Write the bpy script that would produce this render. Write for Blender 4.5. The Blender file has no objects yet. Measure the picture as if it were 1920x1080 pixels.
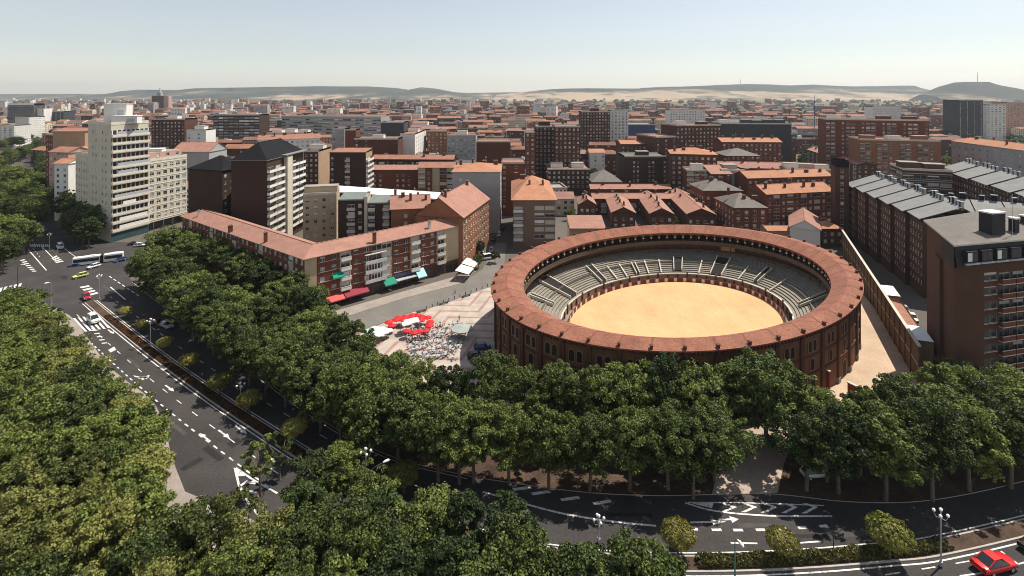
import bpy, math, random
import numpy as np
from mathutils import Vector, Matrix
R_ = math.radians
sc = bpy.context.scene
# ------------------------------------------------------------------ camera, world, sun, exposure
FPX, HOR, H = 950.0, 178.0, 65.0          # focal length and horizon row in 1920-wide pixels, eye height in metres
cam = bpy.data.cameras.new('camera'); co = bpy.data.objects.new('camera', cam); sc.collection.objects.link(co)
co.location = (0, 0, H); co.rotation_euler = (R_(90), 0, 0)
cam.sensor_width = 36; cam.lens = FPX / 1920 * 36; cam.shift_y = -(540 - HOR) / 1920
cam.clip_start = 0.5; cam.clip_end = 120000
sc.camera = co
SUN_AZ, SUN_EL = 29.0, 60.0               # azimuth from +X towards +Y
w = bpy.data.worlds.new("World"); sc.world = w; w.use_nodes = True
nt = w.node_tree; nt.nodes.clear()
sky = nt.nodes.new('ShaderNodeTexSky'); sky.sky_type = 'NISHITA'; sky.sun_disc = False
sky.sun_elevation = R_(SUN_EL); sky.sun_rotation = R_(90 - SUN_AZ); sky.altitude = 700
sky.air_density = 1.25; sky.dust_density = 0.35; sky.ozone_density = 1.0
bg = nt.nodes.new('ShaderNodeBackground'); bg.inputs['Strength'].default_value = 0.1
wo = nt.nodes.new('ShaderNodeOutputWorld')
hs = nt.nodes.new('ShaderNodeHueSaturation'); hs.inputs['Saturation'].default_value = .5   # a dry, milky summer sky
nt.links.new(sky.outputs[0], hs.inputs['Color']); nt.links.new(hs.outputs[0], bg.inputs[0]); nt.links.new(bg.outputs[0], wo.inputs[0])
sl = bpy.data.lights.new('sun', 'SUN'); sl.energy = 5.0; sl.angle = R_(0.5); sl.color = (1, .93, .82)
so = bpy.data.objects.new('sun', sl); sc.collection.objects.link(so)
sv = Vector((math.cos(R_(SUN_EL)) * math.cos(R_(SUN_AZ)), math.cos(R_(SUN_EL)) * math.sin(R_(SUN_AZ)), math.sin(R_(SUN_EL))))
so.rotation_euler = sv.to_track_quat('Z', 'Y').to_euler()
sc.view_settings.view_transform = 'Standard'; sc.view_settings.look = 'None'
sc.view_settings.exposure = 0.28; sc.view_settings.gamma = 1.0
sc.cycles.max_bounces = 5; sc.cycles.diffuse_bounces = 2; sc.cycles.glossy_bounces = 2; sc.cycles.transparent_max_bounces = 6
sc.cycles.volume_bounces = 0; sc.cycles.filter_width = 1.0
random.seed(7)
C = sc.collection

# ------------------------------------------------------------------ helpers
def G(px, py, z=0.0):
    """The point of the horizontal plane at height z seen at photo pixel (px, py)."""
    Y = (H - z) * FPX / (py - HOR)
    return Vector(((px - 960) * Y / FPX, Y, z))
def PX(px, Y, z=0.0): return Vector(((px - 960) * Y / FPX, Y, z))
def zat(y, Y): return H - Y * (y - HOR) / FPX
def pix(p): return (960 + FPX * p[0] / p[1], HOR + (H - p[2]) * FPX / p[1])

def nodes(m):
    m.use_nodes = True; t = m.node_tree; return t, t.nodes['Principled BSDF']
MATS = {}
def mat(name, col, rough=.8, var=.18, scale=.25, spec=.3, metal=0., stretch=(1, 1, 1), fine=0., objvar=0., bump=0.):
    """Principled surface whose colour wanders with two scales of noise in object space."""
    if name in MATS: return MATS[name]
    m = bpy.data.materials.new(name); t, b = nodes(m); N, L = t.nodes, t.links
    tc = N.new('ShaderNodeNewGeometry'); mp = N.new('ShaderNodeMapping'); mp.inputs['Scale'].default_value = stretch
    L.new(tc.outputs['Position'], mp.inputs['Vector'])
    n1 = N.new('ShaderNodeTexNoise'); n1.inputs['Scale'].default_value = scale; n1.inputs['Detail'].default_value = 6; n1.inputs['Roughness'].default_value = .65
    L.new(mp.outputs[0], n1.inputs['Vector'])
    mr = N.new('ShaderNodeMapRange'); mr.inputs[1].default_value = .3; mr.inputs[2].default_value = .7
    mr.inputs[3].default_value = 1 - var; mr.inputs[4].default_value = 1 + var
    L.new(n1.outputs[0], mr.inputs[0]); val = mr.outputs[0]
    if fine:
        n2 = N.new('ShaderNodeTexNoise'); n2.inputs['Scale'].default_value = 2.6; n2.inputs['Detail'].default_value = 3
        L.new(mp.outputs[0], n2.inputs['Vector'])
        m2 = N.new('ShaderNodeMapRange'); m2.inputs[1].default_value = .3; m2.inputs[2].default_value = .7
        m2.inputs[3].default_value = 1 - fine; m2.inputs[4].default_value = 1 + fine
        L.new(n2.outputs[0], m2.inputs[0])
        mu = N.new('ShaderNodeMath'); mu.operation = 'MULTIPLY'; L.new(val, mu.inputs[0]); L.new(m2.outputs[0], mu.inputs[1]); val = mu.outputs[0]
    if objvar:
        oi = N.new('ShaderNodeObjectInfo'); m3 = N.new('ShaderNodeMapRange'); m3.inputs[3].default_value = 1 - objvar; m3.inputs[4].default_value = 1 + objvar
        L.new(oi.outputs['Random'], m3.inputs[0])
        mu = N.new('ShaderNodeMath'); mu.operation = 'MULTIPLY'; L.new(val, mu.inputs[0]); L.new(m3.outputs[0], mu.inputs[1]); val = mu.outputs[0]
    vm = N.new('ShaderNodeVectorMath'); vm.operation = 'SCALE'; vm.inputs[0].default_value = col
    L.new(val, vm.inputs['Scale']); L.new(vm.outputs[0], b.inputs['Base Color'])
    b.inputs['Roughness'].default_value = rough; b.inputs['Metallic'].default_value = metal
    b.inputs['Specular IOR Level'].default_value = spec
    if bump:
        bp = N.new('ShaderNodeBump'); bp.inputs['Strength'].default_value = bump; bp.inputs['Distance'].default_value = .2
        L.new(n1.outputs[0], bp.inputs['Height']); L.new(bp.outputs[0], b.inputs['Normal'])
    MATS[name] = m; return m

class MB:
    """Collects faces and links them as one mesh object."""
    def __init__(s): s.v = []; s.f = []; s.m = []; s.u = []
    def quad(s, pts, m=0, uv=None):
        i = len(s.v); s.v += [tuple(p) for p in pts]; s.f.append(tuple(range(i, i + len(pts)))); s.m.append(m)
        s.u.append(uv)
    def box(s, x0, x1, y0, y1, z0, z1, m=0, bottom=False, T=None):
        p = [Vector(q) for q in ((x0, y0, z0), (x1, y0, z0), (x1, y1, z0), (x0, y1, z0), (x0, y0, z1), (x1, y0, z1), (x1, y1, z1), (x0, y1, z1))]
        if T is not None: p = [T @ q for q in p]
        for a in ((0, 1, 5, 4), (1, 2, 6, 5), (2, 3, 7, 6), (3, 0, 4, 7), (4, 5, 6, 7)): s.quad([p[k] for k in a], m)
        if bottom: s.quad([p[k] for k in (3, 2, 1, 0)], m)
    def tube(s, pts, rad, n=8, m=0, cap=True):
        rings = []
        for i, p in enumerate(pts):
            p = Vector(p); a = Vector(pts[max(i - 1, 0)]); b = Vector(pts[min(i + 1, len(pts) - 1)])
            d = (b - a).normalized(); q = d.to_track_quat('Z', 'X'); r = rad[i] if hasattr(rad, '__len__') else rad
            rings.append([p + q @ Vector((r * math.cos(2 * math.pi * k / n), r * math.sin(2 * math.pi * k / n), 0)) for k in range(n)])
        for a, b in zip(rings, rings[1:]):
            for k in range(n): s.quad([a[k], a[(k + 1) % n], b[(k + 1) % n], b[k]], m)
        if cap: s.quad(rings[-1], m); s.quad(rings[0][::-1], m)
    def ball(s, c, r, n=10, m=0, sz=1.0):
        c = Vector(c); k = max(4, n // 2)
        def P(i, j):
            a = math.pi * i / k - math.pi / 2; b = 2 * math.pi * j / n
            return c + Vector((r * math.cos(a) * math.cos(b), r * math.cos(a) * math.sin(b), r * sz * math.sin(a)))
        for i in range(k):
            for j in range(n):
                q = [P(i, j), P(i, j + 1), P(i + 1, j + 1), P(i + 1, j)]
                s.quad(q[:3] if i == k - 1 else ([q[0], q[2], q[3]] if i == 0 else q), m)
    def poly(s, pts, z0, z1, m=0, mside=None):
        """A prism over a polygon given as xy points (counter-clockwise)."""
        n = len(pts); ar = sum(pts[i][0] * pts[(i + 1) % n][1] - pts[(i + 1) % n][0] * pts[i][1] for i in range(n))
        if ar < 0: pts = pts[::-1]
        s.quad([(p[0], p[1], z1) for p in pts], m)
        for i in range(n):
            a, b = pts[i], pts[(i + 1) % n]
            if z1 > z0: s.quad([(a[0], a[1], z0), (b[0], b[1], z0), (b[0], b[1], z1), (a[0], a[1], z1)], m if mside is None else mside)
    def mesh(s, name, mats, smooth=False, merge=False):
        me = bpy.data.meshes.new(name); me.from_pydata(s.v, [], s.f)
        for mm in (mats if isinstance(mats, (list, tuple)) else [mats]): me.materials.append(mm)
        me.polygons.foreach_set('material_index', s.m)
        if any(u is not None for u in s.u):
            ul = me.uv_layers.new(name='UVMap'); flat = []
            for f, u in zip(s.f, s.u):
                for k in range(len(f)): flat += list(u[k]) if u is not None else [0.0, 0.0]
            ul.data.foreach_set('uv', flat)
        if merge:
            import bmesh
            bm = bmesh.new(); bm.from_mesh(me); bmesh.ops.remove_doubles(bm, verts=bm.verts, dist=1e-4); bm.to_mesh(me); bm.free()
        if smooth: me.polygons.foreach_set('use_smooth', [True] * len(me.polygons))
        me.update(); return me
    def build(s, name, mats, parent=None, loc=(0, 0, 0), rz=0, smooth=False, merge=False):
        return link(name, s.mesh(name, mats, smooth, merge), parent, loc, rz)
def link(name, me, parent=None, loc=(0, 0, 0), rz=0, scale=None):
    o = bpy.data.objects.new(name, me); C.objects.link(o); o.location = loc; o.rotation_euler = (0, 0, rz)
    if scale is not None: o.scale = scale
    if parent is not None: o.parent = parent
    return o
def empty(name, loc, rz=0, scale=1.0):
    o = bpy.data.objects.new(name, None); C.objects.link(o); o.location = loc; o.rotation_euler = (0, 0, rz); o.empty_display_size = .3
    o.scale = (scale,) * 3; return o
def tag(o, label, cat, group=None):
    o['label'] = label; o['category'] = cat
    if group: o['group'] = group
    return o
def struct(o): o['kind'] = 'structure'; return o
def copy_tree(root, loc, rz, scale=None):
    r = root.copy(); C.objects.link(r); r.location = loc; r.rotation_euler = (0, 0, rz)
    if scale is not None: r.scale = scale if hasattr(scale, '__len__') else (scale,) * 3
    for ch in root.children:
        c = ch.copy(); C.objects.link(c); c.parent = r
        for g in ch.children:
            d = g.copy(); C.objects.link(d); d.parent = c
    return r

# landmarks for telling labels
LM = []
def lm(phrase, p): LM.append((phrase, Vector((p[0], p[1], 0))))
USED = {}
def where(base, p, n=7):
    """base + a relation to the nearest landmarks that makes the label unique."""
    p = Vector((p[0], p[1], 0)); cand = sorted(LM, key=lambda q: (q[1] - p).length)[:n]
    def rel(q):
        a, b = pix((p.x, p.y, 0)), pix((q.x, q.y, 0)); dx, dy = a[0] - b[0], a[1] - b[1]
        if abs(dx) > 1.2 * abs(dy): return 'left of' if dx < 0 else 'right of'
        return 'behind' if dy < 0 else 'in front of'
    opts = [f'{base} {rel(q)} {ph}' for ph, q in cand]
    opts += [f'{base} between {cand[i][0]} and {cand[j][0]}' for i in range(4) for j in range(i + 1, 4)] if len(cand) > 3 else []
    opts = [o for o in opts if len(o.split()) <= 16] or opts[:1]
    for o in opts:
        if o not in USED: USED[o] = 1; return o
    USED[opts[0]] += 1; return opts[0]

# ------------------------------------------------------------------ materials
asphalt = mat('asphalt', (.050, .045, .043), .9, .3, .09, fine=.2)
asphalt_old = mat('old_asphalt', (.17, .155, .138), .9, .15, .12, fine=.1)
paint = mat('road_paint', (.72, .70, .66), .7, .16, .5, fine=.1)
earth = mat('bare_earth', (.075, .048, .033), 1, .4, .2, fine=.25)
pavement_m = mat('pavement_slabs', (.30, .255, .22), .9, .16, .2, fine=.1)
kerb_m = mat('kerb_stone', (.42, .38, .34), .9, .12, .4)
sandlot_m = mat('pale_dirt', (.50, .37, .26), 1, .2, .09, fine=.12)
arena_m = mat('arena_sand', (.66, .375, .19), 1, .15, .10, fine=.10, stretch=(1, .55, 1))
concrete = mat('concrete', (.255, .225, .18), .9, .16, .3, fine=.12)
concrete_w = mat('pale_concrete', (.55, .51, .43), .9, .12, .3)
ring_brick = mat('ring_brick', (.175, .085, .045), .9, .22, .15, fine=.15)
ring_brick_d = mat('ring_brick_dark', (.105, .043, .028), .9, .2, .2)
ring_brick_l = mat('ring_brick_light', (.25, .135, .075), .9, .2, .2)
ring_tile = mat('ring_tiles', (.25, .103, .064), .88, .24, .3, fine=.26)
gutter = mat('red_gutter', (.25, .06, .05), .6, .1)
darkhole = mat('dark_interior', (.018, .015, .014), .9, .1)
glass = mat('window_glass', (.035, .04, .045), .15, .3, .8, spec=.6)
white_pvc = mat('white_pvc', (.62, .60, .57), .5, .12, .6, objvar=.25)
alu = mat('grey_aluminium', (.42, .43, .44), .45, .1, .6)
white = mat('white_paint', (.78, .76, .72), .6, .1, .3)
black = mat('black_slate', (.014, .014, .016), .85, .2, .3, spec=.1)
slate = mat('grey_slate', (.215, .212, .205), .75, .14, .25, fine=.14)
slate2 = mat('warm_slate', (.155, .138, .12), .8, .15, .25, fine=.14)
terra = mat('terracotta_tiles', (.30, .145, .098), .85, .2, .3, fine=.2)
terra_p = mat('pink_tiles', (.34, .175, .13), .85, .15, .3, fine=.16)
terra_o = mat('orange_tiles', (.40, .185, .105), .85, .15, .3, fine=.14)
flatroof = mat('flat_roof_gravel', (.30, .27, .24), .95, .2, .2, fine=.15)
metalroof = mat('white_sheet_roof', (.82, .81, .79), .55, .06, .2)
greenroof = mat('grey_green_sheet', (.17, .19, .175), .6, .15, .3)
steel = mat('galvanised_steel', (.45, .46, .46), .4, .1, .5, metal=.5)
teal = mat('teal_paint', (.10, .25, .25), .5, .1)
darkmetal = mat('dark_metal', (.05, .05, .055), .5, .1)
rubber = mat('tyre_rubber', (.02, .02, .02), .9, .1)
lampglass = mat('lamp_glass', (.85, .85, .83), .3, .05)
WALL = {
 'brick': mat('brick_red', (.155, .050, .029), .9, .16, .2, fine=.12), 'brickd': mat('brick_brown', (.095, .041, .026), .9, .16, .2, fine=.1),
 'brickdd': mat('brick_umber', (.055, .029, .020), .9, .14, .2, fine=.1), 'bricko': mat('brick_orange', (.26, .115, .06), .9, .15, .2, fine=.1),
 'tan': mat('wall_tan', (.40, .27, .17), .9, .12, .2), 'cream': mat('wall_cream', (.58, .525, .42), .9, .1, .2), 'white': mat('wall_white', (.74, .71, .66), .9, .08, .2),
 'grey': mat('wall_grey', (.36, .35, .345), .9, .1, .2), 'pink': mat('wall_pink', (.50, .31, .25), .9, .12, .2), 'dark': mat('wall_dark', (.055, .055, .06), .7, .2, .2),
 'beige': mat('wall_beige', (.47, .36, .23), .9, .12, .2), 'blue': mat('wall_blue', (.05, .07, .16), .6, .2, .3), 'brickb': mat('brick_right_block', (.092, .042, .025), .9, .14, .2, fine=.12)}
ROOF = {'terra': terra, 'pink': terra_p, 'orange': terra_o, 'slate': slate, 'slate2': slate2, 'black': black, 'flat': flatroof, 'white': metalroof, 'green': greenroof}
def wear(m, under):
    t = m.node_tree; b = t.nodes['Principled BSDF']; N, L = t.nodes, t.links; src = b.inputs['Base Color'].links[0].from_socket
    g = N.new('ShaderNodeNewGeometry'); n = N.new('ShaderNodeTexNoise'); n.inputs['Scale'].default_value = 1.4; n.inputs['Detail'].default_value = 8; n.inputs['Roughness'].default_value = .75; L.new(g.outputs['Position'], n.inputs['Vector'])
    mr = N.new('ShaderNodeMapRange'); mr.inputs[1].default_value = .52; mr.inputs[2].default_value = .66; L.new(n.outputs[0], mr.inputs[0]); mx = N.new('ShaderNodeMix'); mx.data_type = 'RGBA'; L.new(mr.outputs[0], mx.inputs[0]); L.new(src, mx.inputs[6]); mx.inputs[7].default_value = (*under, 1); L.new(mx.outputs[2], b.inputs['Base Color'])
wear(paint, (.12, .11, .10))
def window_wall(name, col, dark=.28, wcol=(.05, .045, .045), bw=3.1, fh=3.0, light=.25):
    """Wall of a block too far off for its windows to be modelled one by one: rows of openings set out in metres along the wall."""
    m = bpy.data.materials.new(name); t, b = nodes(m); N, L = t.nodes, t.links
    uv = N.new('ShaderNodeUVMap'); uv.uv_map = 'UVMap'; sx = N.new('ShaderNodeSeparateXYZ'); L.new(uv.outputs[0], sx.inputs[0])
    def M(op, a, bb, c=None):
        n = N.new('ShaderNodeMath'); n.operation = op
        for k, q in enumerate((a, bb, c)):
            if q is None: continue
            if isinstance(q, (int, float)): n.inputs[k].default_value = q
            else: L.new(q, n.inputs[k])
        return n.outputs[0]
    u = M('DIVIDE', sx.outputs[0], bw); v = M('DIVIDE', sx.outputs[1], fh)
    fu, fv = M('FRACT', u, None), M('FRACT', v, None); iu, iv = M('FLOOR', u, None), M('FLOOR', v, None)
    inu = M('MULTIPLY', M('GREATER_THAN', fu, .27), M('LESS_THAN', fu, .73)); inv = M('MULTIPLY', M('GREATER_THAN', fv, .3), M('LESS_THAN', fv, .78))
    win = M('MULTIPLY', inu, inv)
    cx = N.new('ShaderNodeCombineXYZ'); L.new(iu, cx.inputs[0]); L.new(iv, cx.inputs[1])
    oi = N.new('ShaderNodeObjectInfo'); L.new(oi.outputs['Random'], cx.inputs[2])
    wn = N.new('ShaderNodeTexWhiteNoise'); wn.noise_dimensions = '3D'; L.new(cx.outputs[0], wn.inputs['Vector'])
    lt = M('GREATER_THAN', wn.outputs['Value'], 1 - light)
    mx0 = N.new('ShaderNodeMix'); mx0.data_type = 'RGBA'; mx0.inputs[6].default_value = (*wcol, 1); mx0.inputs[7].default_value = (.5, .47, .43, 1); L.new(lt, mx0.inputs[0])
    rng = N.new('ShaderNodeMapRange'); rng.inputs[3].default_value = .75; rng.inputs[4].default_value = 1.25; L.new(oi.outputs['Random'], rng.inputs[0])
    vm = N.new('ShaderNodeVectorMath'); vm.operation = 'SCALE'; vm.inputs[0].default_value = col; L.new(rng.outputs[0], vm.inputs['Scale'])
    mx = N.new('ShaderNodeMix'); mx.data_type = 'RGBA'; L.new(win, mx.inputs[0]); L.new(vm.outputs[0], mx.inputs[6]); L.new(mx0.outputs[2], mx.inputs[7])
    L.new(mx.outputs[2], b.inputs['Base Color']); b.inputs['Roughness'].default_value = .85; b.inputs['Specular IOR Level'].default_value = .2
    return m
FARW = [('red brick', window_wall('far_brick', (.17, .062, .04))), ('brown brick', window_wall('far_brown', (.115, .057, .04))), ('orange brick', window_wall('far_orange', (.24, .10, .058))),
        ('cream', window_wall('far_cream', (.52, .44, .33), light=.1)), ('white', window_wall('far_white', (.68, .65, .61), light=.1)), ('grey', window_wall('far_grey', (.32, .30, .29), light=.2)),
        ('pink', window_wall('far_pink', (.42, .26, .21), light=.15)), ('dark brown', window_wall('far_dark', (.075, .05, .045), light=.3))]

# ------------------------------------------------------------------ ground
def ground_material():
    m = bpy.data.materials.new('town_ground'); t, b = nodes(m); N, L = t.nodes, t.links
    g = N.new('ShaderNodeNewGeometry'); n = N.new('ShaderNodeTexNoise'); n.inputs['Scale'].default_value = .004; n.inputs['Detail'].default_value = 8; n.inputs['Roughness'].default_value = .7
    L.new(g.outputs['Position'], n.inputs['Vector'])
    cr = N.new('ShaderNodeValToRGB'); e = cr.color_ramp.elements; e[0].position = .38; e[0].color = (.05, .055, .03, 1); e[1].position = .62; e[1].color = (.26, .19, .12, 1)
    k = cr.color_ramp.elements.new(.5); k.color = (.10, .085, .065, 1); L.new(n.outputs[0], cr.inputs[0])
    # open fields far out
    n2 = N.new('ShaderNodeTexVoronoi'); n2.inputs['Scale'].default_value = .0016; L.new(g.outputs['Position'], n2.inputs['Vector'])
    cr2 = N.new('ShaderNodeValToRGB'); e = cr2.color_ramp.elements; e[0].color = (.20, .155, .095, 1); e[1].position = .9; e[1].color = (.10, .095, .05, 1)
    k = cr2.color_ramp.elements.new(.55); k.color = (.16, .15, .08, 1); L.new(n2.outputs['Color'], cr2.inputs[0])
    sp = N.new('ShaderNodeSeparateXYZ'); L.new(g.outputs['Position'], sp.inputs[0])
    mr = N.new('ShaderNodeMapRange'); mr.inputs[1].default_value = 2300; mr.inputs[2].default_value = 3800; L.new(sp.outputs[1], mr.inputs[0])
    mx = N.new('ShaderNodeMix'); mx.data_type = 'RGBA'; L.new(mr.outputs[0], mx.inputs[0]); L.new(cr.outputs[0], mx.inputs[6]); L.new(cr2.outputs[0], mx.inputs[7])
    # paved town near by
    m3 = N.new('ShaderNodeMapRange'); m3.inputs[1].default_value = 300; m3.inputs[2].default_value = 600; L.new(sp.outputs[1], m3.inputs[0])
    mx2 = N.new('ShaderNodeMix'); mx2.data_type = 'RGBA'; L.new(m3.outputs[0], mx2.inputs[0]); mx2.inputs[6].default_value = (.12, .105, .09, 1); L.new(mx.outputs[2], mx2.inputs[7])
    L.new(mx2.outputs[2], b.inputs['Base Color']); b.inputs['Roughness'].default_value = 1; b.inputs['Specular IOR Level'].default_value = .1
    return m
gb = MB()
ys = [-60, 60, 200, 500, 1200, 3000, 8000, 30000]
xs = [-40000, -8000, -2000, -500, 0, 500, 2000, 8000, 40000]
for i in range(len(ys) - 1):
    for j in range(len(xs) - 1): gb.quad([(xs[j], ys[i], -.02), (xs[j + 1], ys[i], -.02), (xs[j + 1], ys[i + 1], -.02), (xs[j], ys[i + 1], -.02)])
struct(gb.build('ground', ground_material(), merge=True))

def spline(pts, n=12):
    """Catmull-Rom through xy points."""
    P = [Vector((p[0], p[1])) for p in pts]; P = [2 * P[0] - P[1]] + P + [2 * P[-1] - P[-2]]; out = []
    for i in range(1, len(P) - 2):
        for k in range(n):
            t = k / n; a, b, c, d = P[i - 1:i + 3]
            out.append(.5 * ((2 * b) + (c - a) * t + (2 * a - 5 * b + 4 * c - d) * t * t + (3 * b - a - 3 * c + d) * t ** 3))
    out.append(P[-2]); return out
def gp(l): return [G(*p).xy for p in l]
def offset(path, d):
    """Shift a path sideways to its left by d metres."""
    out = []
    for i, p in enumerate(path):
        a, b = path[max(i - 1, 0)], path[min(i + 1, len(path) - 1)]; t = (b - a).normalized(); out.append(p + Vector((-t.y, t.x)) * d)
    return out
def sheet(mb, l, r, z, m=0):
    for i in range(len(l) - 1): mb.quad([(l[i].x, l[i].y, z), (r[i].x, r[i].y, z), (r[i + 1].x, r[i + 1].y, z), (l[i + 1].x, l[i + 1].y, z)], m)

# the median, far to near and on to the bottom right of the picture
MEDPX = [(168, 566), (215, 605), (300, 672), (400, 744), (480, 797), (560, 849), (650, 905), (760, 962), (880, 1006), (1000, 1036), (1150, 1054), (1330, 1058), (1500, 1052), (1650, 1040), (1750, 1029), (1930, 988), (2100, 940)]
med = spline(gp(MEDPX), 8)
farside = [(150, 505), (235, 520), (300, 566), (400, 640), (500, 715), (600, 786), (720, 851), (850, 887), (960, 906), (1100, 924), (1230, 930), (1340, 928), (1450, 927), (1600, 942), (1750, 938), (1930, 900), (2100, 845)]
outer = spline(gp(farside), 8)
near_l = spline(gp([(60, 560), (130, 592), (169, 641), (202, 685), (244, 720), (285, 752), (308, 800), (322, 857), (347, 923)]), 6)
rd = MB()
# carriageways as one asphalt sheet: outer kerb -> inner kerb of the near side
n_ = len(med)
sheet(rd, outer[:n_], med, .004)
i0_ = next(i for i, p in enumerate(med) if pix((p.x, p.y, 0))[0] > 700)
near_l = near_l + offset(med, -10.5)[i0_:]
rd.poly(near_l + med[::-1], 0, .004)
# the crossing at the top left and the avenue beyond
cross = gp([(-60, 590), (-60, 470), (20, 452), (60, 430), (110, 432), (180, 452), (250, 455), (330, 462), (300, 490), (245, 520), (225, 540), (168, 566), (130, 600)])
rd.poly(cross, 0, .008)
aven = gp([(56, 432), (110, 432), (78, 330), (84, 280), (92, 255), (70, 255), (52, 290), (30, 340)])
rd.poly(aven, 0, .004)
struct(rd.build('road', asphalt))
# mended strips and stains in the asphalt
pt = MB(); prng = random.Random(9)
for (x, y, a_, b_) in ((400, 850, 1.2, 6), (360, 870, 3.5, 1.4), (300, 760, .7, 9), (250, 680, .7, 7), (440, 830, 2, 2.2), (230, 560, 1.0, 6), (120, 520, 1.5, 5), (200, 540, .8, 8), (1180, 965, 7, .6), (1420, 985, 6, .7), (1260, 1010, 3, 1.2), (1520, 1005, 5, .6), (170, 500, 3, 1.2), (80, 545, 2.5, 1.5), (330, 800, .6, 8), (1600, 1000, 4, 1.1)):
    c_ = G(x, y).xy; k_ = min(range(len(med) - 1), key=lambda i: (med[i] - c_).length); d_0 = (med[k_ + 1] - med[k_]).normalized() if x < 700 else Vector((1, 0)); s_0 = Vector((-d_0.y, d_0.x))
    if x < 700: a_, b_ = b_, a_
    q = [c_ + d_0 * (u * a_ / 2) + s_0 * (v * b_ / 2) + Vector((prng.uniform(-.1, .1), prng.uniform(-.1, .1))) for u, v in ((-1, -1), (1, -1), (1, 1), (-1, 1))]
    pt.quad([(p.x, p.y, .0115) for p in q], prng.randrange(2))
struct(pt.build('road_patches', [mat('fresh_asphalt', (.022, .021, .021), .85, .2, .5), mat('faded_asphalt', (.075, .068, .064), .95, .25, .5)]))

# median strip with its earth bed
mb = MB(); l, r = offset(med, 1.25), offset(med, -1.25)
l2, r2 = offset(med, 1.0), offset(med, -1.0)
sheet(mb, l, r, .14, 1)
for a in (l, r):
    for i in range(len(a) - 1): mb.quad([(a[i].x, a[i].y, 0), (a[i + 1].x, a[i + 1].y, 0), (a[i + 1].x, a[i + 1].y, .14), (a[i].x, a[i].y, .14)], 1)
sheet(mb, l2, r2, .17, 0)
struct(mb.build('median_strip', [earth, kerb_m]))

# pavement under the trees on the ring side and the near side
pv = MB()
tree_belt = [o for o in outer]
pv_in = offset(outer, 16)
sheet(pv, pv_in[12:], outer[12:], .13, 0)
for i in range(12, len(outer) - 1): pv.quad([(outer[i].x, outer[i].y, 0), (outer[i + 1].x, outer[i + 1].y, 0), (outer[i + 1].x, outer[i + 1].y, .13), (outer[i].x, outer[i].y, .13)], 1)
nr = near_l[3:]; nr2 = offset(near_l, -26)[3:]
sheet(pv, nr, nr2, .13, 2)
for i in range(len(nr) - 1): pv.quad([(nr[i].x, nr[i].y, 0), (nr[i + 1].x, nr[i + 1].y, 0), (nr[i + 1].x, nr[i + 1].y, .13), (nr[i].x, nr[i].y, .13)], 1)
struct(pv.build('pavement', [earth, kerb_m, pavement_m]))

# plaza in front of the bullring
def plaza_material():
    m = bpy.data.materials.new('plaza_paving'); t, b = nodes(m); N, L = t.nodes, t.links
    g = N.new('ShaderNodeNewGeometry'); mp = N.new('ShaderNodeMapping'); mp.inputs['Rotation'].default_value = (0, 0, R_(-36)); L.new(g.outputs['Position'], mp.inputs[0])
    sp = N.new('ShaderNodeSeparateXYZ'); L.new(mp.outputs[0], sp.inputs[0])
    def M(op, a, bb):
        n = N.new('ShaderNodeMath'); n.operation = op
        for k, q in enumerate((a, bb)):
            if q is None: continue
            if isinstance(q, (int, float)): n.inputs[k].default_value = q
            else: L.new(q, n.inputs[k])
        return n.outputs[0]
    zig = M('PINGPONG', sp.outputs[0], 9.0); s = M('ADD', sp.outputs[1], M('MULTIPLY', zig, .8)); f = M('FRACT', M('DIVIDE', s, 5.2), None)
    band = M('LESS_THAN', f, .23)
    mx = N.new('ShaderNodeMix'); mx.data_type = 'RGBA'; L.new(band, mx.inputs[0]); mx.inputs[6].default_value = (.43, .365, .31, 1); mx.inputs[7].default_value = (.36, .21, .175, 1)
    n = N.new('ShaderNodeTexNoise'); n.inputs['Scale'].default_value = .35; n.inputs['Detail'].default_value = 6; L.new(g.outputs['Position'], n.inputs['Vector'])
    mr = N.new('ShaderNodeMapRange'); mr.inputs[1].default_value = .3; mr.inputs[2].default_value = .7; mr.inputs[3].default_value = .8; mr.inputs[4].default_value = 1.15; L.new(n.outputs[0], mr.inputs[0])
    vm = N.new('ShaderNodeVectorMath'); vm.operation = 'SCALE'; L.new(mx.outputs[2], vm.inputs[0]); L.new(mr.outputs[0], vm.inputs['Scale'])
    L.new(vm.outputs[0], b.inputs['Base Color']); b.inputs['Roughness'].default_value = .85
    return m
pz = MB(); pz.poly(gp([(640, 640), (760, 590), (830, 572), (930, 535), (1010, 500), (1050, 560), (1050, 700), (960, 780), (860, 760), (730, 700)]), 0, .15, 0, 1)
struct(pz.build('plaza', [plaza_material(), kerb_m]))
st = MB(); st.poly(gp([(600, 628), (660, 590), (760, 558), (860, 532), (905, 505), (930, 455), (950, 455), (945, 500), (935, 533), (830, 571), (760, 588), (640, 638)]), 0, .012)
struct(st.build('side_street', asphalt_old))
sw = MB(); sw.poly(gp([(600, 592), (850, 520), (880, 505), (892, 509), (860, 533), (760, 559), (655, 592), (610, 606)]), 0, .13, 0, 1)
struct(sw.build('shop_pavement', [pavement_m, kerb_m]))
lot = MB(); lot.poly(gp([(1590, 520), (1625, 560), (1740, 700), (1740, 790), (1560, 775), (1490, 700), (1480, 640)]), 0, .05)
struct(lot.build('dirt_lot', sandlot_m))
ent = MB(); ent.poly(gp([(1335, 928), (1350, 870), (1360, 800), (1500, 800), (1470, 870), (1458, 926)]), 0, .135)
struct(ent.build('entrance_path', mat('beige_slabs', (.40, .31, .25), .9, .15, .3, fine=.1)))

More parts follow.
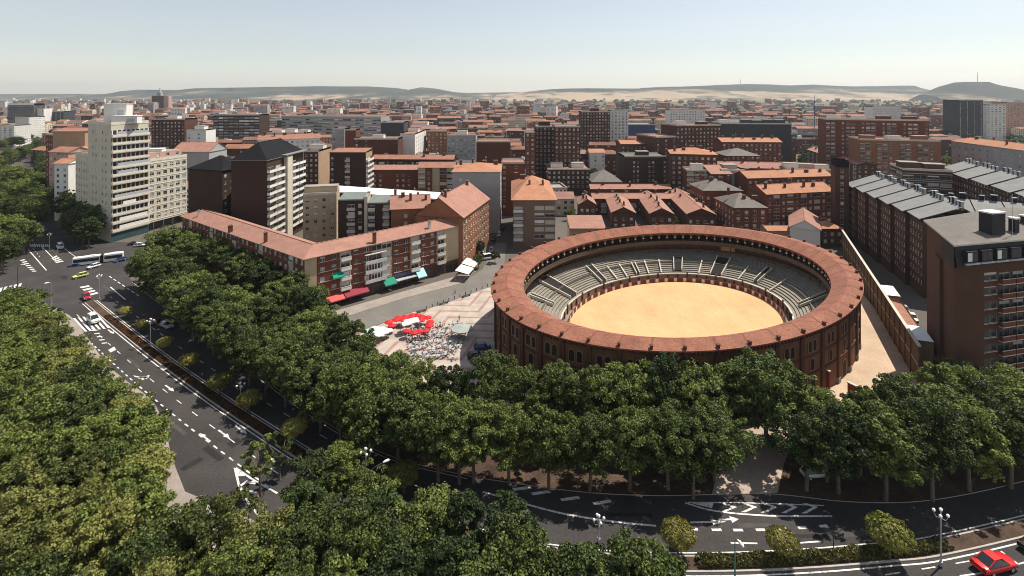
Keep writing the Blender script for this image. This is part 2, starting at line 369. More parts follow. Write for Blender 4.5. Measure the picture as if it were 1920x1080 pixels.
# painted markings
mk = MB(); MZ = .016
def line(path, wd, on=None, off=0, z=MZ):
    wd /= 2; l, r = offset(path, wd), offset(path, -wd)
    if on is None: sheet(mk, l, r, z); return
    # resample
    acc, ds = 0, []
    pts = [path[0]]
    for a, b in zip(path, path[1:]):
        L = (b - a).length; n = max(1, int(L / .25))
        for k in range(1, n + 1): pts.append(a.lerp(b, k / n))
    seg, s, prev = [], 0.0, pts[0]
    for p in pts:
        s += (p - prev).length; prev = p
        if s % (on + off) < on: seg.append(p)
        else:
            if len(seg) > 2: sheet(mk, offset(seg, wd), offset(seg, -wd), z)
            seg = []
def band(pa, pb, n, duty=.5, z=MZ + .002):
    """Zebra: n bars spread from edge pa (two px points) to edge pb."""
    a0, a1, b0, b1 = [G(*q).xy for q in (*pa, *pb)]
    for k in range(n):
        t0, t1 = k / n, (k + duty) / n
        q = [a0.lerp(a1, t0), a0.lerp(a1, t1), b0.lerp(b1, t1), b0.lerp(b1, t0)]; mk.quad([(p.x, p.y, z) for p in q])
def arrow(px, py, d, L=4.2, head=.95):
    """Lane arrow: shaft and head, pointing along d in plan."""
    p = G(px, py).xy; d = d.normalized(); s = Vector((-d.y, d.x))
    def q(u, v): w = p + d * u + s * v; return (w.x, w.y, MZ + .003)
    mk.quad([q(-L / 2, .16), q(-L / 2, -.16), q(L * .1, -.16), q(L * .1, .16)]); mk.quad([q(L * .1, head / 2), q(L * .1, -head / 2), q(L / 2, 0)])
line(offset(med, -1.75), .22); line(offset(med, 1.75), .2)
line(offset(med, -5.0)[3:60], .16, 2.6, 4.5)
line(offset(med, -7.6)[2:44], .26, 1.5, 1.3)
iw = next(i for i, p in enumerate(med) if pix((p.x, p.y, 0))[0] > 800)
line(offset(med, 5.2)[:iw], .16, 2.4, 3.6)
line(offset(outer, -.6)[10:iw], .14)
line(spline(gp([(905, 922), (985, 945), (1060, 964), (1150, 978), (1230, 986)]), 6), .35)
line(spline(gp([(1290, 992), (1400, 994), (1500, 990), (1590, 982)]), 6), .45, 1.7, 1.6)
line(spline(gp([(1370, 1018), (1420, 1019)]), 4), .25); line(spline(gp([(1500, 1018), (1540, 1015)]), 4), .25)
line(spline(gp([(1660, 1078), (1760, 1062), (1840, 1048)]), 6), .16, 2.5, 3.0)
line(spline(gp([(1800, 1080), (1860, 1071), (1930, 1052)]), 6), .2)
# crossing in front of the white van, the other zebras at the junction
for k in range(9):
    t = k / 9; a = Vector((128 + 78 * t, 598 - 12 * t)); b = a + Vector((22, 25)); 
    q = [G(a.x, a.y), G(a.x + 4.4, a.y), G(b.x + 5, b.y), G(b.x, b.y)]
    mk.quad([(p.x, p.y, MZ + .002) for p in q])
for k in range(4):
    a0, a1 = Vector((149, 538)).lerp(Vector((170, 557)), k / 4), Vector((166, 535)).lerp(Vector((187, 552)), k / 4)
    q = [G(*a0), G(*a1), G(*(a1 + Vector((3.0, 2.4)))), G(*(a0 + Vector((3.0, 2.4))))]; mk.quad([(p.x, p.y, MZ + .002) for p in q])
for k in range(4):
    a0, a1 = Vector((96, 484)).lerp(Vector((106, 494)), k / 4), Vector((106, 479)).lerp(Vector((121, 492)), k / 4)
    q = [G(*a0), G(*a1), G(*(a1 + Vector((2.4, 1.6)))), G(*(a0 + Vector((2.4, 1.6))))]; mk.quad([(p.x, p.y, MZ + .002) for p in q])
for k in range(7):
    a0, a1 = Vector((37, 488)).lerp(Vector((62, 511)), k / 7), Vector((46, 486)).lerp(Vector((70, 511)), k / 7)
    q = [G(*a0), G(*a1), G(*(a1 + Vector((2, 1.5)))), G(*(a0 + Vector((2, 1.5))))]; mk.quad([(p.x, p.y, MZ + .002) for p in q])
for k in range(9):
    q = [G(56 + 4 * k, 458), G(58.2 + 4 * k, 458), G(59.5 + 4 * k, 463), G(57.3 + 4 * k, 463)]; mk.quad([(p.x, p.y, MZ + .002) for p in q])
line([G(53, 468).xy, G(87, 507).xy], .35); line([G(78, 462).xy, G(98, 482).xy], .3)
line([G(62, 466).xy, G(75, 482).xy], .2, 2, 3); line([G(118, 464).xy, G(142, 482).xy], .2)
line([G(205, 518).xy, G(262, 556).xy], .3, 3, 1.5); line([G(207, 538).xy, G(235, 562).xy], .35)
for k in range(5):
    q = [G(0 + 9 * k, 540 - 2 * k), G(5 + 9 * k, 539 - 2 * k), G(2 + 9 * k, 547 - 2 * k), G(-4 + 9 * k, 548 - 2 * k)]; mk.quad([(p.x, p.y, MZ + .002) for p in q])
for k in range(5):      # loading bars at the left kerb
    q = [G(172 + 4.5 * k, 619 + 6 * k), G(182 + 4.5 * k, 618 + 6 * k), G(183.2 + 4.5 * k, 619.6 + 6 * k), G(173.2 + 4.5 * k, 620.6 + 6 * k)]; mk.quad([(p.x, p.y, MZ + .002) for p in q])
for k in range(3):
    q = [G(250 + 7 * k, 704 + 3 * k), G(275 + 2 * k, 709 - 3 * k), G(277 + 2 * k, 711 - 3 * k), G(253 + 7 * k, 707 + 3 * k)]; mk.quad([(p.x, p.y, MZ + .002) for p in q])
q = [G(*p) for p in ((203, 656), (214, 650), (218, 656), (207, 661))]; mk.quad([(p.x, p.y, MZ + .002) for p in q])
rdir = (G(480, 797).xy - G(400, 744).xy)
for (x, y) in ((208, 622), (318, 728), (420, 814), (452, 806), (505, 858), (543, 842)): arrow(x, y, rdir)
arrow(384, 820, -rdir); arrow(305, 690, rdir, 3, .9)
rd2 = Vector((1, .03))
arrow(1328, 979, rd2, 5.5, 1.0); arrow(1366, 974, rd2, 3.2, 1.3)
# hatched islands
q = gp([(440, 876), (478, 902), (520, 940), (470, 925)])
line([G(440, 876).xy, G(448, 910).xy, G(466, 942).xy, G(500, 985).xy], .35); line([G(440, 876).xy, G(475, 900).xy, G(520, 925).xy], .3)
mk.quad([(*G(440, 877).xy, MZ + .003), (*G(444, 893).xy, MZ + .003), (*G(462, 892).xy, MZ + .003)])
for y in (904, 922):
    for (a, b, c) in (((449, y + 8), (462, y - 1), (480, y + 2)),): line([G(*a).xy, G(*b).xy, G(*c).xy], .55)
isl = spline(gp([(1285, 943), (1340, 958), (1440, 967), (1560, 968)]), 5)
line(isl, .3); line(spline(gp([(1290, 942), (1400, 943), (1545, 948)]), 5), .2)
mk.quad([(*G(*p).xy, MZ + .003) for p in ((1297, 944), (1335, 953), (1338, 943))])
for k in range(5):
    x = 1358 + 38 * k
    for (a, b) in (((x - 6, 944), (x + 14, 951)), ((x + 14, 951), (x - 8, 960 + k * .7))):
        d = Vector((10, 0)); mk.quad([(*G(*p).xy, MZ + .003) for p in (a, Vector(a) + d, Vector(b) + d, b)])
for (x, y) in ((960, 916), (995, 924), (1050, 935), (1110, 942)):
    mk.quad([(*G(*p).xy, MZ + .003) for p in ((x, y), (x + 34, y - 5), (x + 38, y), (x + 4, y + 5))])
struct(mk.build('road_markings', paint))

# ------------------------------------------------------------------ bullring
ICX, ICY, IA, IB, RZ = 1270.0, 537.5, 348.0, 117.5, 15.3
pts = np.array([G(ICX + IA * math.cos(t), ICY + IB * math.sin(t), RZ).xy for t in np.linspace(0, 2 * math.pi, 72, endpoint=False)])
A_ = np.stack([pts[:, 0] ** 2, pts[:, 0] * pts[:, 1], pts[:, 1] ** 2, pts[:, 0], pts[:, 1]], 1)
q_ = np.linalg.lstsq(A_, np.ones(len(pts)), rcond=None)[0]
Q = np.array([[q_[0], q_[1] / 2], [q_[1] / 2, q_[2]]]); cc = -np.linalg.solve(Q, q_[3:]) / 2
Q = Q / (1 + cc @ Q @ cc); ev, evec = np.linalg.eigh(Q)
MM = evec @ np.diag(1 / np.sqrt(ev)) @ evec.T; RR = math.sqrt(np.linalg.det(MM)); MM = MM / RR
print('ring', cc, RR, MM)
def RP(r, th, z=0.0):
    """Ring coordinates (nominal radius, angle, height) to the ring's own space."""
    v = MM @ np.array([r * math.cos(th), r * math.sin(th)]); return Vector((v[0], v[1], z))
def RN(th):
    """Outward normal of the wall at that angle."""
    t = RP(1, th + .001) - RP(1, th - .001); return Vector((t.y, -t.x, 0)).normalized()
TAU = 2 * math.pi; NB = 48; RO = RR
ring = tag(empty('bullring', (cc[0], cc[1], 0)), 'round brick bullring with red tiled ring roof around an open sand arena', 'bullring'); lm('the bullring', cc); ring.scale = (1, 1, .91)
def lathe(mb, prof, n=192, t0=0.0, t1=TAU, m=0, uvs=False):
    for k in range(n):
        a, b = t0 + (t1 - t0) * k / n, t0 + (t1 - t0) * (k + 1) / n
        for i, (p, q) in enumerate(zip(prof, prof[1:])):
            mm = m[i] if isinstance(m, (list, tuple)) else m
            mb.quad([RP(p[0], a, p[1]), RP(p[0], b, p[1]), RP(q[0], b, q[1]), RP(q[0], a, q[1])], mm)
mb = MB(); lathe(mb, [(RO - .9, 0), (RO - .9, 15.2), (RO - .55, 15.45), (RO - .55, 16.3)])
lathe(mb, [(RO - .9, 5.6), (RO - .65, 5.7), (RO - .65, 6.1), (RO - .9, 6.2)], m=1); lathe(mb, [(RO - .9, 9.9), (RO - .7, 10), (RO - .7, 10.3), (RO - .9, 10.4)], m=1)
for k in range(NB * 8):       # corbel table under the eaves
    th = TAU * (k + .5) / (NB * 8)
    if -2.9 < (th - math.pi * 1.42 + math.pi) % TAU - math.pi < 2.9:
        n = RN(th); T = Matrix.Translation(RP(RO - .55, th, 0)) @ Matrix.Rotation(math.atan2(n.y, n.x) + math.pi / 2, 4, 'Z')
        mb.box(-.16, .16, -.32, .02, 15.1, 15.7, 1, True, T)
mb.build('outer_wall', [ring_brick, ring_brick_d], ring)
# roof
mb = MB(); roofp = [(RO + .25, 16.2), (RO + .25, 16.5), (RO - 3.4, 17.35), (RO - 3.7, 17.35), (RO - 7.8, 15.35), (RO - 7.8, 15.1)]
lathe(mb, roofp, 240, m=[1, 0, 1, 0, 1])
for k in range(NB):
    th = TAU * k / NB; d = .0042
    for (ra, za, rb, zb) in ((RO + .2, 16.55, RO - 3.4, 17.4), (RO - 3.7, 17.4, RO - 7.7, 15.42)):
        mb.quad([RP(ra, th - d, za), RP(ra, th + d, za), RP(rb, th + d, zb), RP(rb, th - d, zb)], 2)
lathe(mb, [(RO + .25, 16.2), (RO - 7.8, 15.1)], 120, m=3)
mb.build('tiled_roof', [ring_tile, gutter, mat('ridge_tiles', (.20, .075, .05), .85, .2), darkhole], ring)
# pilasters with their caps
pm = MB(); pm.box(-.5, .5, -.4, .1, 0, 15.1, 0); pm.box(-.62, .62, -.5, .1, 0, 1.4, 1); pme = pm.mesh('pilaster', [ring_brick_d, concrete])
cm = MB(); cm.box(-.24, .24, -.8, -.2, 15.1, 17.2, 0, True); cm.box(-.32, .32, -.88, -.12, 17.2, 17.4, 0, True); cme = cm.mesh('pilaster_cap', ring_brick_d)
def arch_pts(cx, w, z0, z1, n=8):
    r = w / 2; return [(cx - r, z0), (cx + r, z0)] + [(cx + r * math.cos(math.pi * k / n), z1 - r + r * math.sin(math.pi * k / n)) for k in range(n + 1)]
def arch_win(spec, deep=.12):
    m = MB()
    for (cx, w_, z0, z1) in spec:
        o = arch_pts(cx, w_ + .5, z0 - .25, z1 + .25); i = arch_pts(cx, w_, z0, z1)
        m.quad([(x, -deep, z) for x, z in o], 1)
        for (a, b) in zip(o, o[1:] + o[:1]): m.quad([(a[0], .05, a[1]), (b[0], .05, b[1]), (b[0], -deep, b[1]), (a[0], -deep, a[1])], 1)
        m.quad([(x, -deep - .004, z) for x, z in i], 0)
    return m
wu = arch_win([(-.85, 1.1, 11.2, 13.7), (.85, 1.1, 11.2, 13.7)]).mesh('arched_window', [darkhole, ring_brick_l])
wl = arch_win([(0, 1.35, 6.8, 9.4)]).mesh('arched_window', [darkhole, ring_brick_l])
wd_ = arch_win([(0, 2.1, .2, 4.4)]).mesh('arched_door', [darkhole, ring_brick_l])
for k in range(NB):
    th = TAU * k / NB; thm = TAU * (k + .5) / NB
    face = -math.pi * .5 - .25; dd = (th - face + math.pi) % TAU - math.pi
    n = RN(th); rz = math.atan2(n.y, n.x) + math.pi / 2
    p = link('pilaster', pme, ring, RP(RO - .9, th), rz); 
    link('pilaster_cap', cme, p, (0, 0, 0))
    if abs(dd) < 1.9:
        n = RN(thm); rz = math.atan2(n.y, n.x) + math.pi / 2
        link('arched_window', wu, ring, RP(RO - .9, thm), rz); link('arched_window', wl, ring, RP(RO - .9, thm), rz)
        if k % 2: link('arched_door', wd_, ring, RP(RO - .9, thm), rz)
# inside: sand, fence, passage, wall, seats
RS = 30.0
mb = MB(); mb.quad([RP(RS, TAU * k / 160, .05) for k in range(160)]); mb.build('arena_sand', arena_m, ring)
mb = MB(); NF = 120
for k in range(NF):
    a, b = TAU * k / NF, TAU * (k + 1) / NF
    for p, q in zip([(RS, 0), (RS, 1.55), (RS + .2, 1.55), (RS + .2, 0)], [(RS, 1.55), (RS + .2, 1.55), (RS + .2, 0)]):
        mb.quad([RP(p[0], a, p[1]), RP(p[0], b, p[1]), RP(q[0], b, q[1]), RP(q[0], a, q[1])], 0)
    if k % 2: mb.quad([RP(RS - .02, a + .004, .1), RP(RS - .02, b - .014, .1), RP(RS - .02, b - .014, 1.45), RP(RS - .02, a + .004, 1.45)], 1)
mb.build('arena_fence', [mat('fence_red', (.12, .035, .025), .7, .2), mat('fence_pale', (.66, .56, .47), .8, .15)], ring)
mb = MB(); lathe(mb, [(RS + .2, .06), (RS + 1.9, .06)], 120, m=0)
RB = RS + 1.9; lathe(mb, [(RB, 0), (RB, 2.3), (RB - .1, 2.3), (RB - .1, 2.55), (RB + .35, 2.55), (RB + .35, 2.2)], 160, m=[1, 2, 2, 2, 2])
for k in range(60):
    th = TAU * (k + .5) / 60; n = RN(th); T = Matrix.Translation(RP(RB - .02, th, 0)) @ Matrix.Rotation(math.atan2(n.y, n.x) + math.pi / 2, 4, 'Z')
    mb.box(-.22, .22, -.05, .3, 0, 3.2 if k % 3 == 0 else 2.3, 3, True, T)
mb.build('ringside_wall', [concrete, mat('ringside_tan', (.36, .235, .15), .85, .2), concrete_w, mat('post_red', (.16, .05, .035), .7, .2)], ring)
NR, R0, Z0, R1, Z1 = 13, RB + .35, 2.45, RO - 5.4, 7.6
mb = MB(); prof = [(R0, Z0)]; ms = []
for i in range(NR):
    ra, rb = R0 + (R1 - R0) * i / NR, R0 + (R1 - R0) * (i + 1) / NR; za, zb = Z0 + (Z1 - Z0) * i / NR, Z0 + (Z1 - Z0) * (i + 1) / NR
    prof += [(rb - .02, za + .02), (rb, zb)]; ms += [0, 1]
lathe(mb, prof, 192, m=ms)
lathe(mb, [(R0 + (R1 - R0) * .42, Z0 + (Z1 - Z0) * .42), (R0 + (R1 - R0) * .42, Z0 + (Z1 - Z0) * .42 + .75), (R0 + (R1 - R0) * .42 + .2, Z0 + (Z1 - Z0) * .42 + .75), (R0 + (R1 - R0) * .42 + .2, Z0 + (Z1 - Z0) * .46)], 160, m=1)
mb.build('seating', [concrete, mat('riser_concrete', (.15, .14, .12), .9, .15, .3)], ring)
# stair openings over the seats: pale side walls, flat dark sheet as painted shade
def opening(th, wd, ra, rb):
    m = MB(); za = Z0 + (Z1 - Z0) * (ra - R0) / (R1 - R0); zb = Z0 + (Z1 - Z0) * (rb - R0) / (R1 - R0)
    dt = wd / 2 / ra; e = .28 / ra
    def V(r, t, z): return RP(r, th + t, z)
    m.quad([V(ra, -dt, za + .42), V(ra, dt, za + .42), V(rb, dt, zb + .42), V(rb, -dt, zb + .42)], 1)
    for s in (-1, 1):
        a, b = s * dt, s * (dt + e)
        m.quad([V(ra, a, za), V(ra, b, za), V(ra, b, za + .9), V(ra, a, za + .9)], 0); m.quad([V(ra, a, za + .9), V(ra, b, za + .9), V(rb, b, zb + .9), V(rb, a, zb + .9)], 0)
        m.quad([V(ra, a, za), V(ra, a, za + .9), V(rb, a, zb + .9), V(rb, a, zb)], 0); m.quad([V(ra, b, za), V(ra, b, za + .9), V(rb, b, zb + .9), V(rb, b, zb)], 0)
        m.quad([V(rb, a, zb), V(rb, b, zb), V(rb, b, zb + .9), V(rb, a, zb + .9)], 0)
    return m.build('stair_opening', [concrete_w, darkhole], ring)
def ang(px, py, z): 
    g = G(px, py, z).xy; u = np.linalg.solve(MM, np.array([g.x, g.y]) - cc); return math.atan2(u[1], u[0]), math.hypot(*u)
for (x, y, wd, fa, fb) in ((1052, 538, 3.2, .05, .95), (1125, 512, 1.6, .05, .75), (1195, 500, .8, .05, .5), (1271, 497, 2.4, .1, .62), (1342, 502, 3.6, .02, .75), (1430, 512, 1.4, .1, .7), (1024, 562, 1.0, .25, .8), (1520, 562, 1.4, .2, .9)):
    opening(ang(x, y, 5)[0], wd, R0 + (R1 - R0) * fa, R0 + (R1 - R0) * fb)
mb = MB()   # low aisle walls that divide the blocks of seats
for (x, y) in ((1150, 506), (1172, 503), (1216, 499), (1240, 498), (1310, 499), (1390, 507), (1470, 525)):
    th = ang(x, y, 5)[0]; ra, rb = R0, R0 + (R1 - R0) * .55; za, zb = Z0, Z0 + (Z1 - Z0) * .55; d = .006
    mb.quad([RP(ra, th - d, za + .55), RP(ra, th + d, za + .55), RP(rb, th + d, zb + .55), RP(rb, th - d, zb + .55)])
    for s in (-d, d): mb.quad([RP(ra, th + s, za), RP(ra, th + s, za + .55), RP(rb, th + s, zb + .55), RP(rb, th + s, zb)])
mb.build('aisle_wall', concrete_w, ring)
# lower and upper galleries
panel = mat('gallery_panel', (.13, .08, .045), .85, .25, .4)
mb = MB(); lathe(mb, [(R1 + .1, Z1), (R1 + .1, 8.1), (R1 + .3, 8.1), (R1 + .3, Z1)], 160, m=1)
RG = RO - 7.4; lathe(mb, [(R1 + 1.6, Z1), (R1 + 1.6, 10.9)], 160, m=0)
lathe(mb, [(RG - .25, 10.7), (RG - .25, 11.2), (RG - .2, 11.2), (RG - .2, 12.1), (RG - .05, 12.1), (RG - .05, 11.3), (RO - 1.3, 11.3), (RO - 1.3, 15.9)], 192, m=[1, 1, 2, 1, 1, 1, 3]); lathe(mb, [(RG - .25, 10.7), (R1 + 1.6, 10.7)], 120, m=3)
mb.build('gallery', [panel, mat('gallery_fascia', (.11, .08, .055), .85, .2), mat('gallery_rail', (.10, .07, .045), .7, .2), mat('gallery_back', (.07, .042, .03), .9, .2)], ring)
NA = 92; cme = MB(); cme.tube([(0, 0, 11.3), (0, 0, 13.3)], .15, 6); cme.box(-.24, .24, -.24, .24, 13.25, 13.75, 1, True); cme = cme.mesh('column', [ring_brick_d, concrete_w])  # shade put into shaft and back-wall colour, light into the pale capitals
lme = MB(); lme.box(-.12, .12, -.12, .12, 7.6, 10.7); lme = lme.mesh('lower_column', ring_brick_d)
for k in range(NA): link('column', cme, ring, RP(RG - .02, TAU * k / NA), math.atan2(RN(TAU * k / NA).y, RN(TAU * k / NA).x))
for k in range(NA // 2): link('lower_column', lme, ring, RP(RG + .3, TAU * k * 2 / NA), 0)
mb = MB(); NS = 10
for k in range(NA):
    for s in range(NS):
        t0, t1 = s / NS, (s + 1) / NS
        def zz(t): return 13.6 + 1.05 * math.sqrt(max(0, 1 - (2 * t - 1) ** 2))
        a, b = TAU * (k + t0) / NA, TAU * (k + t1) / NA
        for r in (RG - .12, RG + .12): mb.quad([RP(r, a, zz(t0)), RP(r, b, zz(t1)), RP(r, b, 15.25), RP(r, a, 15.25)])
        mb.quad([RP(RG - .12, a, zz(t0)), RP(RG + .12, a, zz(t0)), RP(RG + .12, b, zz(t1)), RP(RG - .12, b, zz(t1))])
mb.build('arcade', ring_brick, ring)
sg = MB(); th = ang(1365, 463, 9)[0]     # pale board hung in the lower gallery
for (d0, d1) in ((-.06, .06),): sg.quad([RP(R1 + .35, th + d0, 8.3), RP(R1 + .35, th + d1, 8.3), RP(R1 + .35, th + d1, 10.3), RP(R1 + .35, th + d0, 10.3)])
sg.build('gallery_board', mat('board_tan', (.42, .27, .14), .8, .1), ring)

# ------------------------------------------------------------------ buildings
WIN = {}
SHUT = [white_pvc, mat('blind_cream', (.52, .47, .38), .6, .1), mat('blind_grey', (.32, .32, .33), .6, .1), mat('blind_brown', (.13, .08, .06), .6, .1)]
def win_mesh(w, h, var, frame):
    key = (round(w, 2), round(h, 2), var, frame.name)
    if key in WIN: return WIN[key]
    m = MB(); m.quad([(-w / 2, 0, 0), (w / 2, 0, 0), (w / 2, 0, h), (-w / 2, 0, h)], 0)
    fr = [0, .35, .6, 1.0, .15, .8][var % 6]
    if fr: m.quad([(-w / 2, -.03, h * (1 - fr)), (w / 2, -.03, h * (1 - fr)), (w / 2, -.03, h), (-w / 2, -.03, h)], 2)
    t = .07
    for (a, b, c, d) in ((-w / 2, -w / 2 + t, 0, h), (w / 2 - t, w / 2, 0, h), (-t / 2, t / 2, 0, h), (-w / 2 + t, w / 2 - t, 0, t), (-w / 2 + t, w / 2 - t, h - t, h)):
        m.box(a, b, -.05 if a != -t / 2 else -.052, -.005, c, d, 1)
    m.box(-w / 2 - .08, w / 2 + .08, -.26, 0, -.1, -.005, 3)
    WIN[key] = m.mesh('window', [glass, frame, SHUT[(var * 7 + int(w * 10)) % 3], concrete_w]); return WIN[key]
BAL = {}
def bal_mesh(w, d, mt, solid):
    key = (round(w, 2), round(d, 2), mt.name, solid)
    if key in BAL: return BAL[key]
    m = MB(); m.box(-w / 2, w / 2, -d, 0, -.18, 0, 1, True)
    hh = 1.0
    m.box(-w / 2, w / 2, -d, -d + .1, .002, hh, 0); m.box(-w / 2, -w / 2 + .1, -d + .1, 0, .002, hh, 0); m.box(w / 2 - .1, w / 2, -d + .1, 0, .002, hh, 0)
    m.box(-w / 2 - .03, w / 2 + .03, -d - .04, -d + .14, hh, hh + .08, 1)
    BAL[key] = m.mesh('balcony', [mt, concrete_w]); return BAL[key]
SHOP = {}
def shop_mesh(w, h):
    key = (round(w, 1), round(h, 1))
    if key in SHOP: return SHOP[key]
    m = MB(); m.quad([(-w / 2, 0, 0), (w / 2, 0, 0), (w / 2, 0, h), (-w / 2, 0, h)], 0); m.box(-w / 2, w / 2, -.06, -.004, h * .8, h, 1)
    for x in (-w / 2, -w / 6, w / 6, w / 2 - .1): m.box(x, x + .1, -.07, -.004, 0, h * .8, 1)
    SHOP[key] = m.mesh('shopfront', [glass, darkmetal]); return SHOP[key]
NWIN = {}
def facade(mb, root, A, B, z0, z1, sp, rng):
    """One wall from A to B (local xy, seen from outside left to right), pierced by its openings; hangs windows and balconies on root."""
    A, B = Vector(A), Vector(B); d = B - A; L = d.length; d.normalize(); n = Vector((d.y, -d.x)); rz = math.atan2(d.y, d.x)
    def P(u, z, dep=0): q = A + d * u - n * dep; return (q.x, q.y, z)
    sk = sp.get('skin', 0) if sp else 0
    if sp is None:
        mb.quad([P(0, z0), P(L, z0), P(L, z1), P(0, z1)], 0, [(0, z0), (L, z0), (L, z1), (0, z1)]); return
    bw, fh, base = sp.get('bw', 3.2), sp.get('fh', 3.0), sp.get('base', 3.6); ww, wh, sill = sp.get('ww', 1.35), sp.get('wh', 1.45), sp.get('sill', .95)
    pat = sp['pat']; nb = max(1, round(L / bw)); bw = L / nb; nf = max(1, int((z1 - z0 - base + .3) / fh)); frame = sp.get('frame', white_pvc); dep = .18
    holes = []
    for j in range(nf):
        zb = z0 + base + j * fh
        for i in range(nb):
            c = pat[i % len(pat)]
            if c == '.': continue
            w_, h_, s_ = (ww, wh, sill) if c == 'w' else ((bw * .8, 2.1, .12) if c == 'b' else ((bw * .92, 1.75, .8) if c == 'W' else (bw * .94, 2.0, .75)))
            w_ = min(w_, bw * .96); h_ = min(h_, z1 - zb - s_ - .1)
            if h_ < .5: continue
            holes.append((i * bw + (bw - w_) / 2, i * bw + (bw + w_) / 2, zb + s_, zb + s_ + h_, c, i, j))
    if sp.get('shop'):
        for i in range(0, nb): holes.append((i * bw + .25, (i + 1) * bw - .25, z0 + .15, z0 + base - .75, 's', i, -1))
    us = sorted({0.0, L} | {round(h[0], 3) for h in holes} | {round(h[1], 3) for h in holes}); zs = sorted({z0, z1} | {round(h[2], 3) for h in holes} | {round(h[3], 3) for h in holes})
    hs = {}
    for h in holes: hs.setdefault((round(h[2], 3)), []).append(h)
    def inside(u, z): return any(h[0] < u < h[1] and h[2] < z < h[3] for h in holes)
    for za, zb in zip(zs, zs[1:]):
        run = None
        for ua, ub in zip(us, us[1:]):
            if inside((ua + ub) / 2, (za + zb) / 2):
                if run is not None: mb.quad([P(run, za), P(ua, za), P(ua, zb), P(run, zb)], sk, [(run, za), (ua, za), (ua, zb), (run, zb)]); run = None
            elif run is None: run = ua
        if run is not None: mb.quad([P(run, za), P(L, za), P(L, zb), P(run, zb)], sk, [(run, za), (L, za), (L, zb), (run, zb)])
    colmat = sp.get('cols')          # wall finish that changes with the bay
    if colmat:
        for i in range(nb):
            c = colmat[i % len(colmat)]
            if c == '0': continue
            cu = [h for h in holes if h[5] == i and h[6] >= 0]; zt = [z0 + base] + [v for h in sorted(cu, key=lambda h: h[2]) for v in (h[2], h[3])] + [z1]
            for a, b in zip(zt[::2], zt[1::2]): mb.quad([P(i * bw, a, -.04), P((i + 1) * bw, a, -.04), P((i + 1) * bw, b, -.04), P(i * bw, b, -.04)], int(c))
            for h in cu:
                mb.quad([P(i * bw, h[2], -.04), P(h[0], h[2], -.04), P(h[0], h[3], -.04), P(i * bw, h[3], -.04)], int(c)); mb.quad([P(h[1], h[2], -.04), P((i + 1) * bw, h[2], -.04), P((i + 1) * bw, h[3], -.04), P(h[1], h[3], -.04)], int(c))
    if sp.get('bands'):
        for j in range(nf + 1):
            z = z0 + base + j * fh - .2
            if z + .25 < z1: mb.quad([P(0, z, -.12), P(L, z, -.12), P(L, z + .28, -.12), P(0, z + .28, -.12)], 3); mb.quad([P(0, z + .28, -.12), P(L, z + .28, -.12), P(L, z + .28, 0), P(0, z + .28, 0)], 3)
    for (ua, ub, za, zb, c, i, j) in holes:
        q = [P(ua, za), P(ub, za), P(ub, zb), P(ua, zb)]; q2 = [P(ua, za, dep), P(ub, za, dep), P(ub, zb, dep), P(ua, zb, dep)]
        for k in range(4): mb.quad([q[k], q[(k + 1) % 4], q2[(k + 1) % 4], q2[k]], sk)
        p = P((ua + ub) / 2, za, dep - .002); w_, h_ = ub - ua, zb - za
        NWIN[root.name] = NWIN.get(root.name, 0) + 1
        if c == 's': link('shopfront', shop_mesh(w_, h_), root, p, rz); continue
        link('window', win_mesh(w_, h_, rng.choice(sp['vars']) if 'vars' in sp else rng.randrange(6), frame), root, p, rz)
        if c == 'b': link('balcony', bal_mesh(bw * .92, sp.get('bd', 1.1), sp.get('bal', concrete_w), True), root, P((ua + ub) / 2, za - .1, 0), rz)

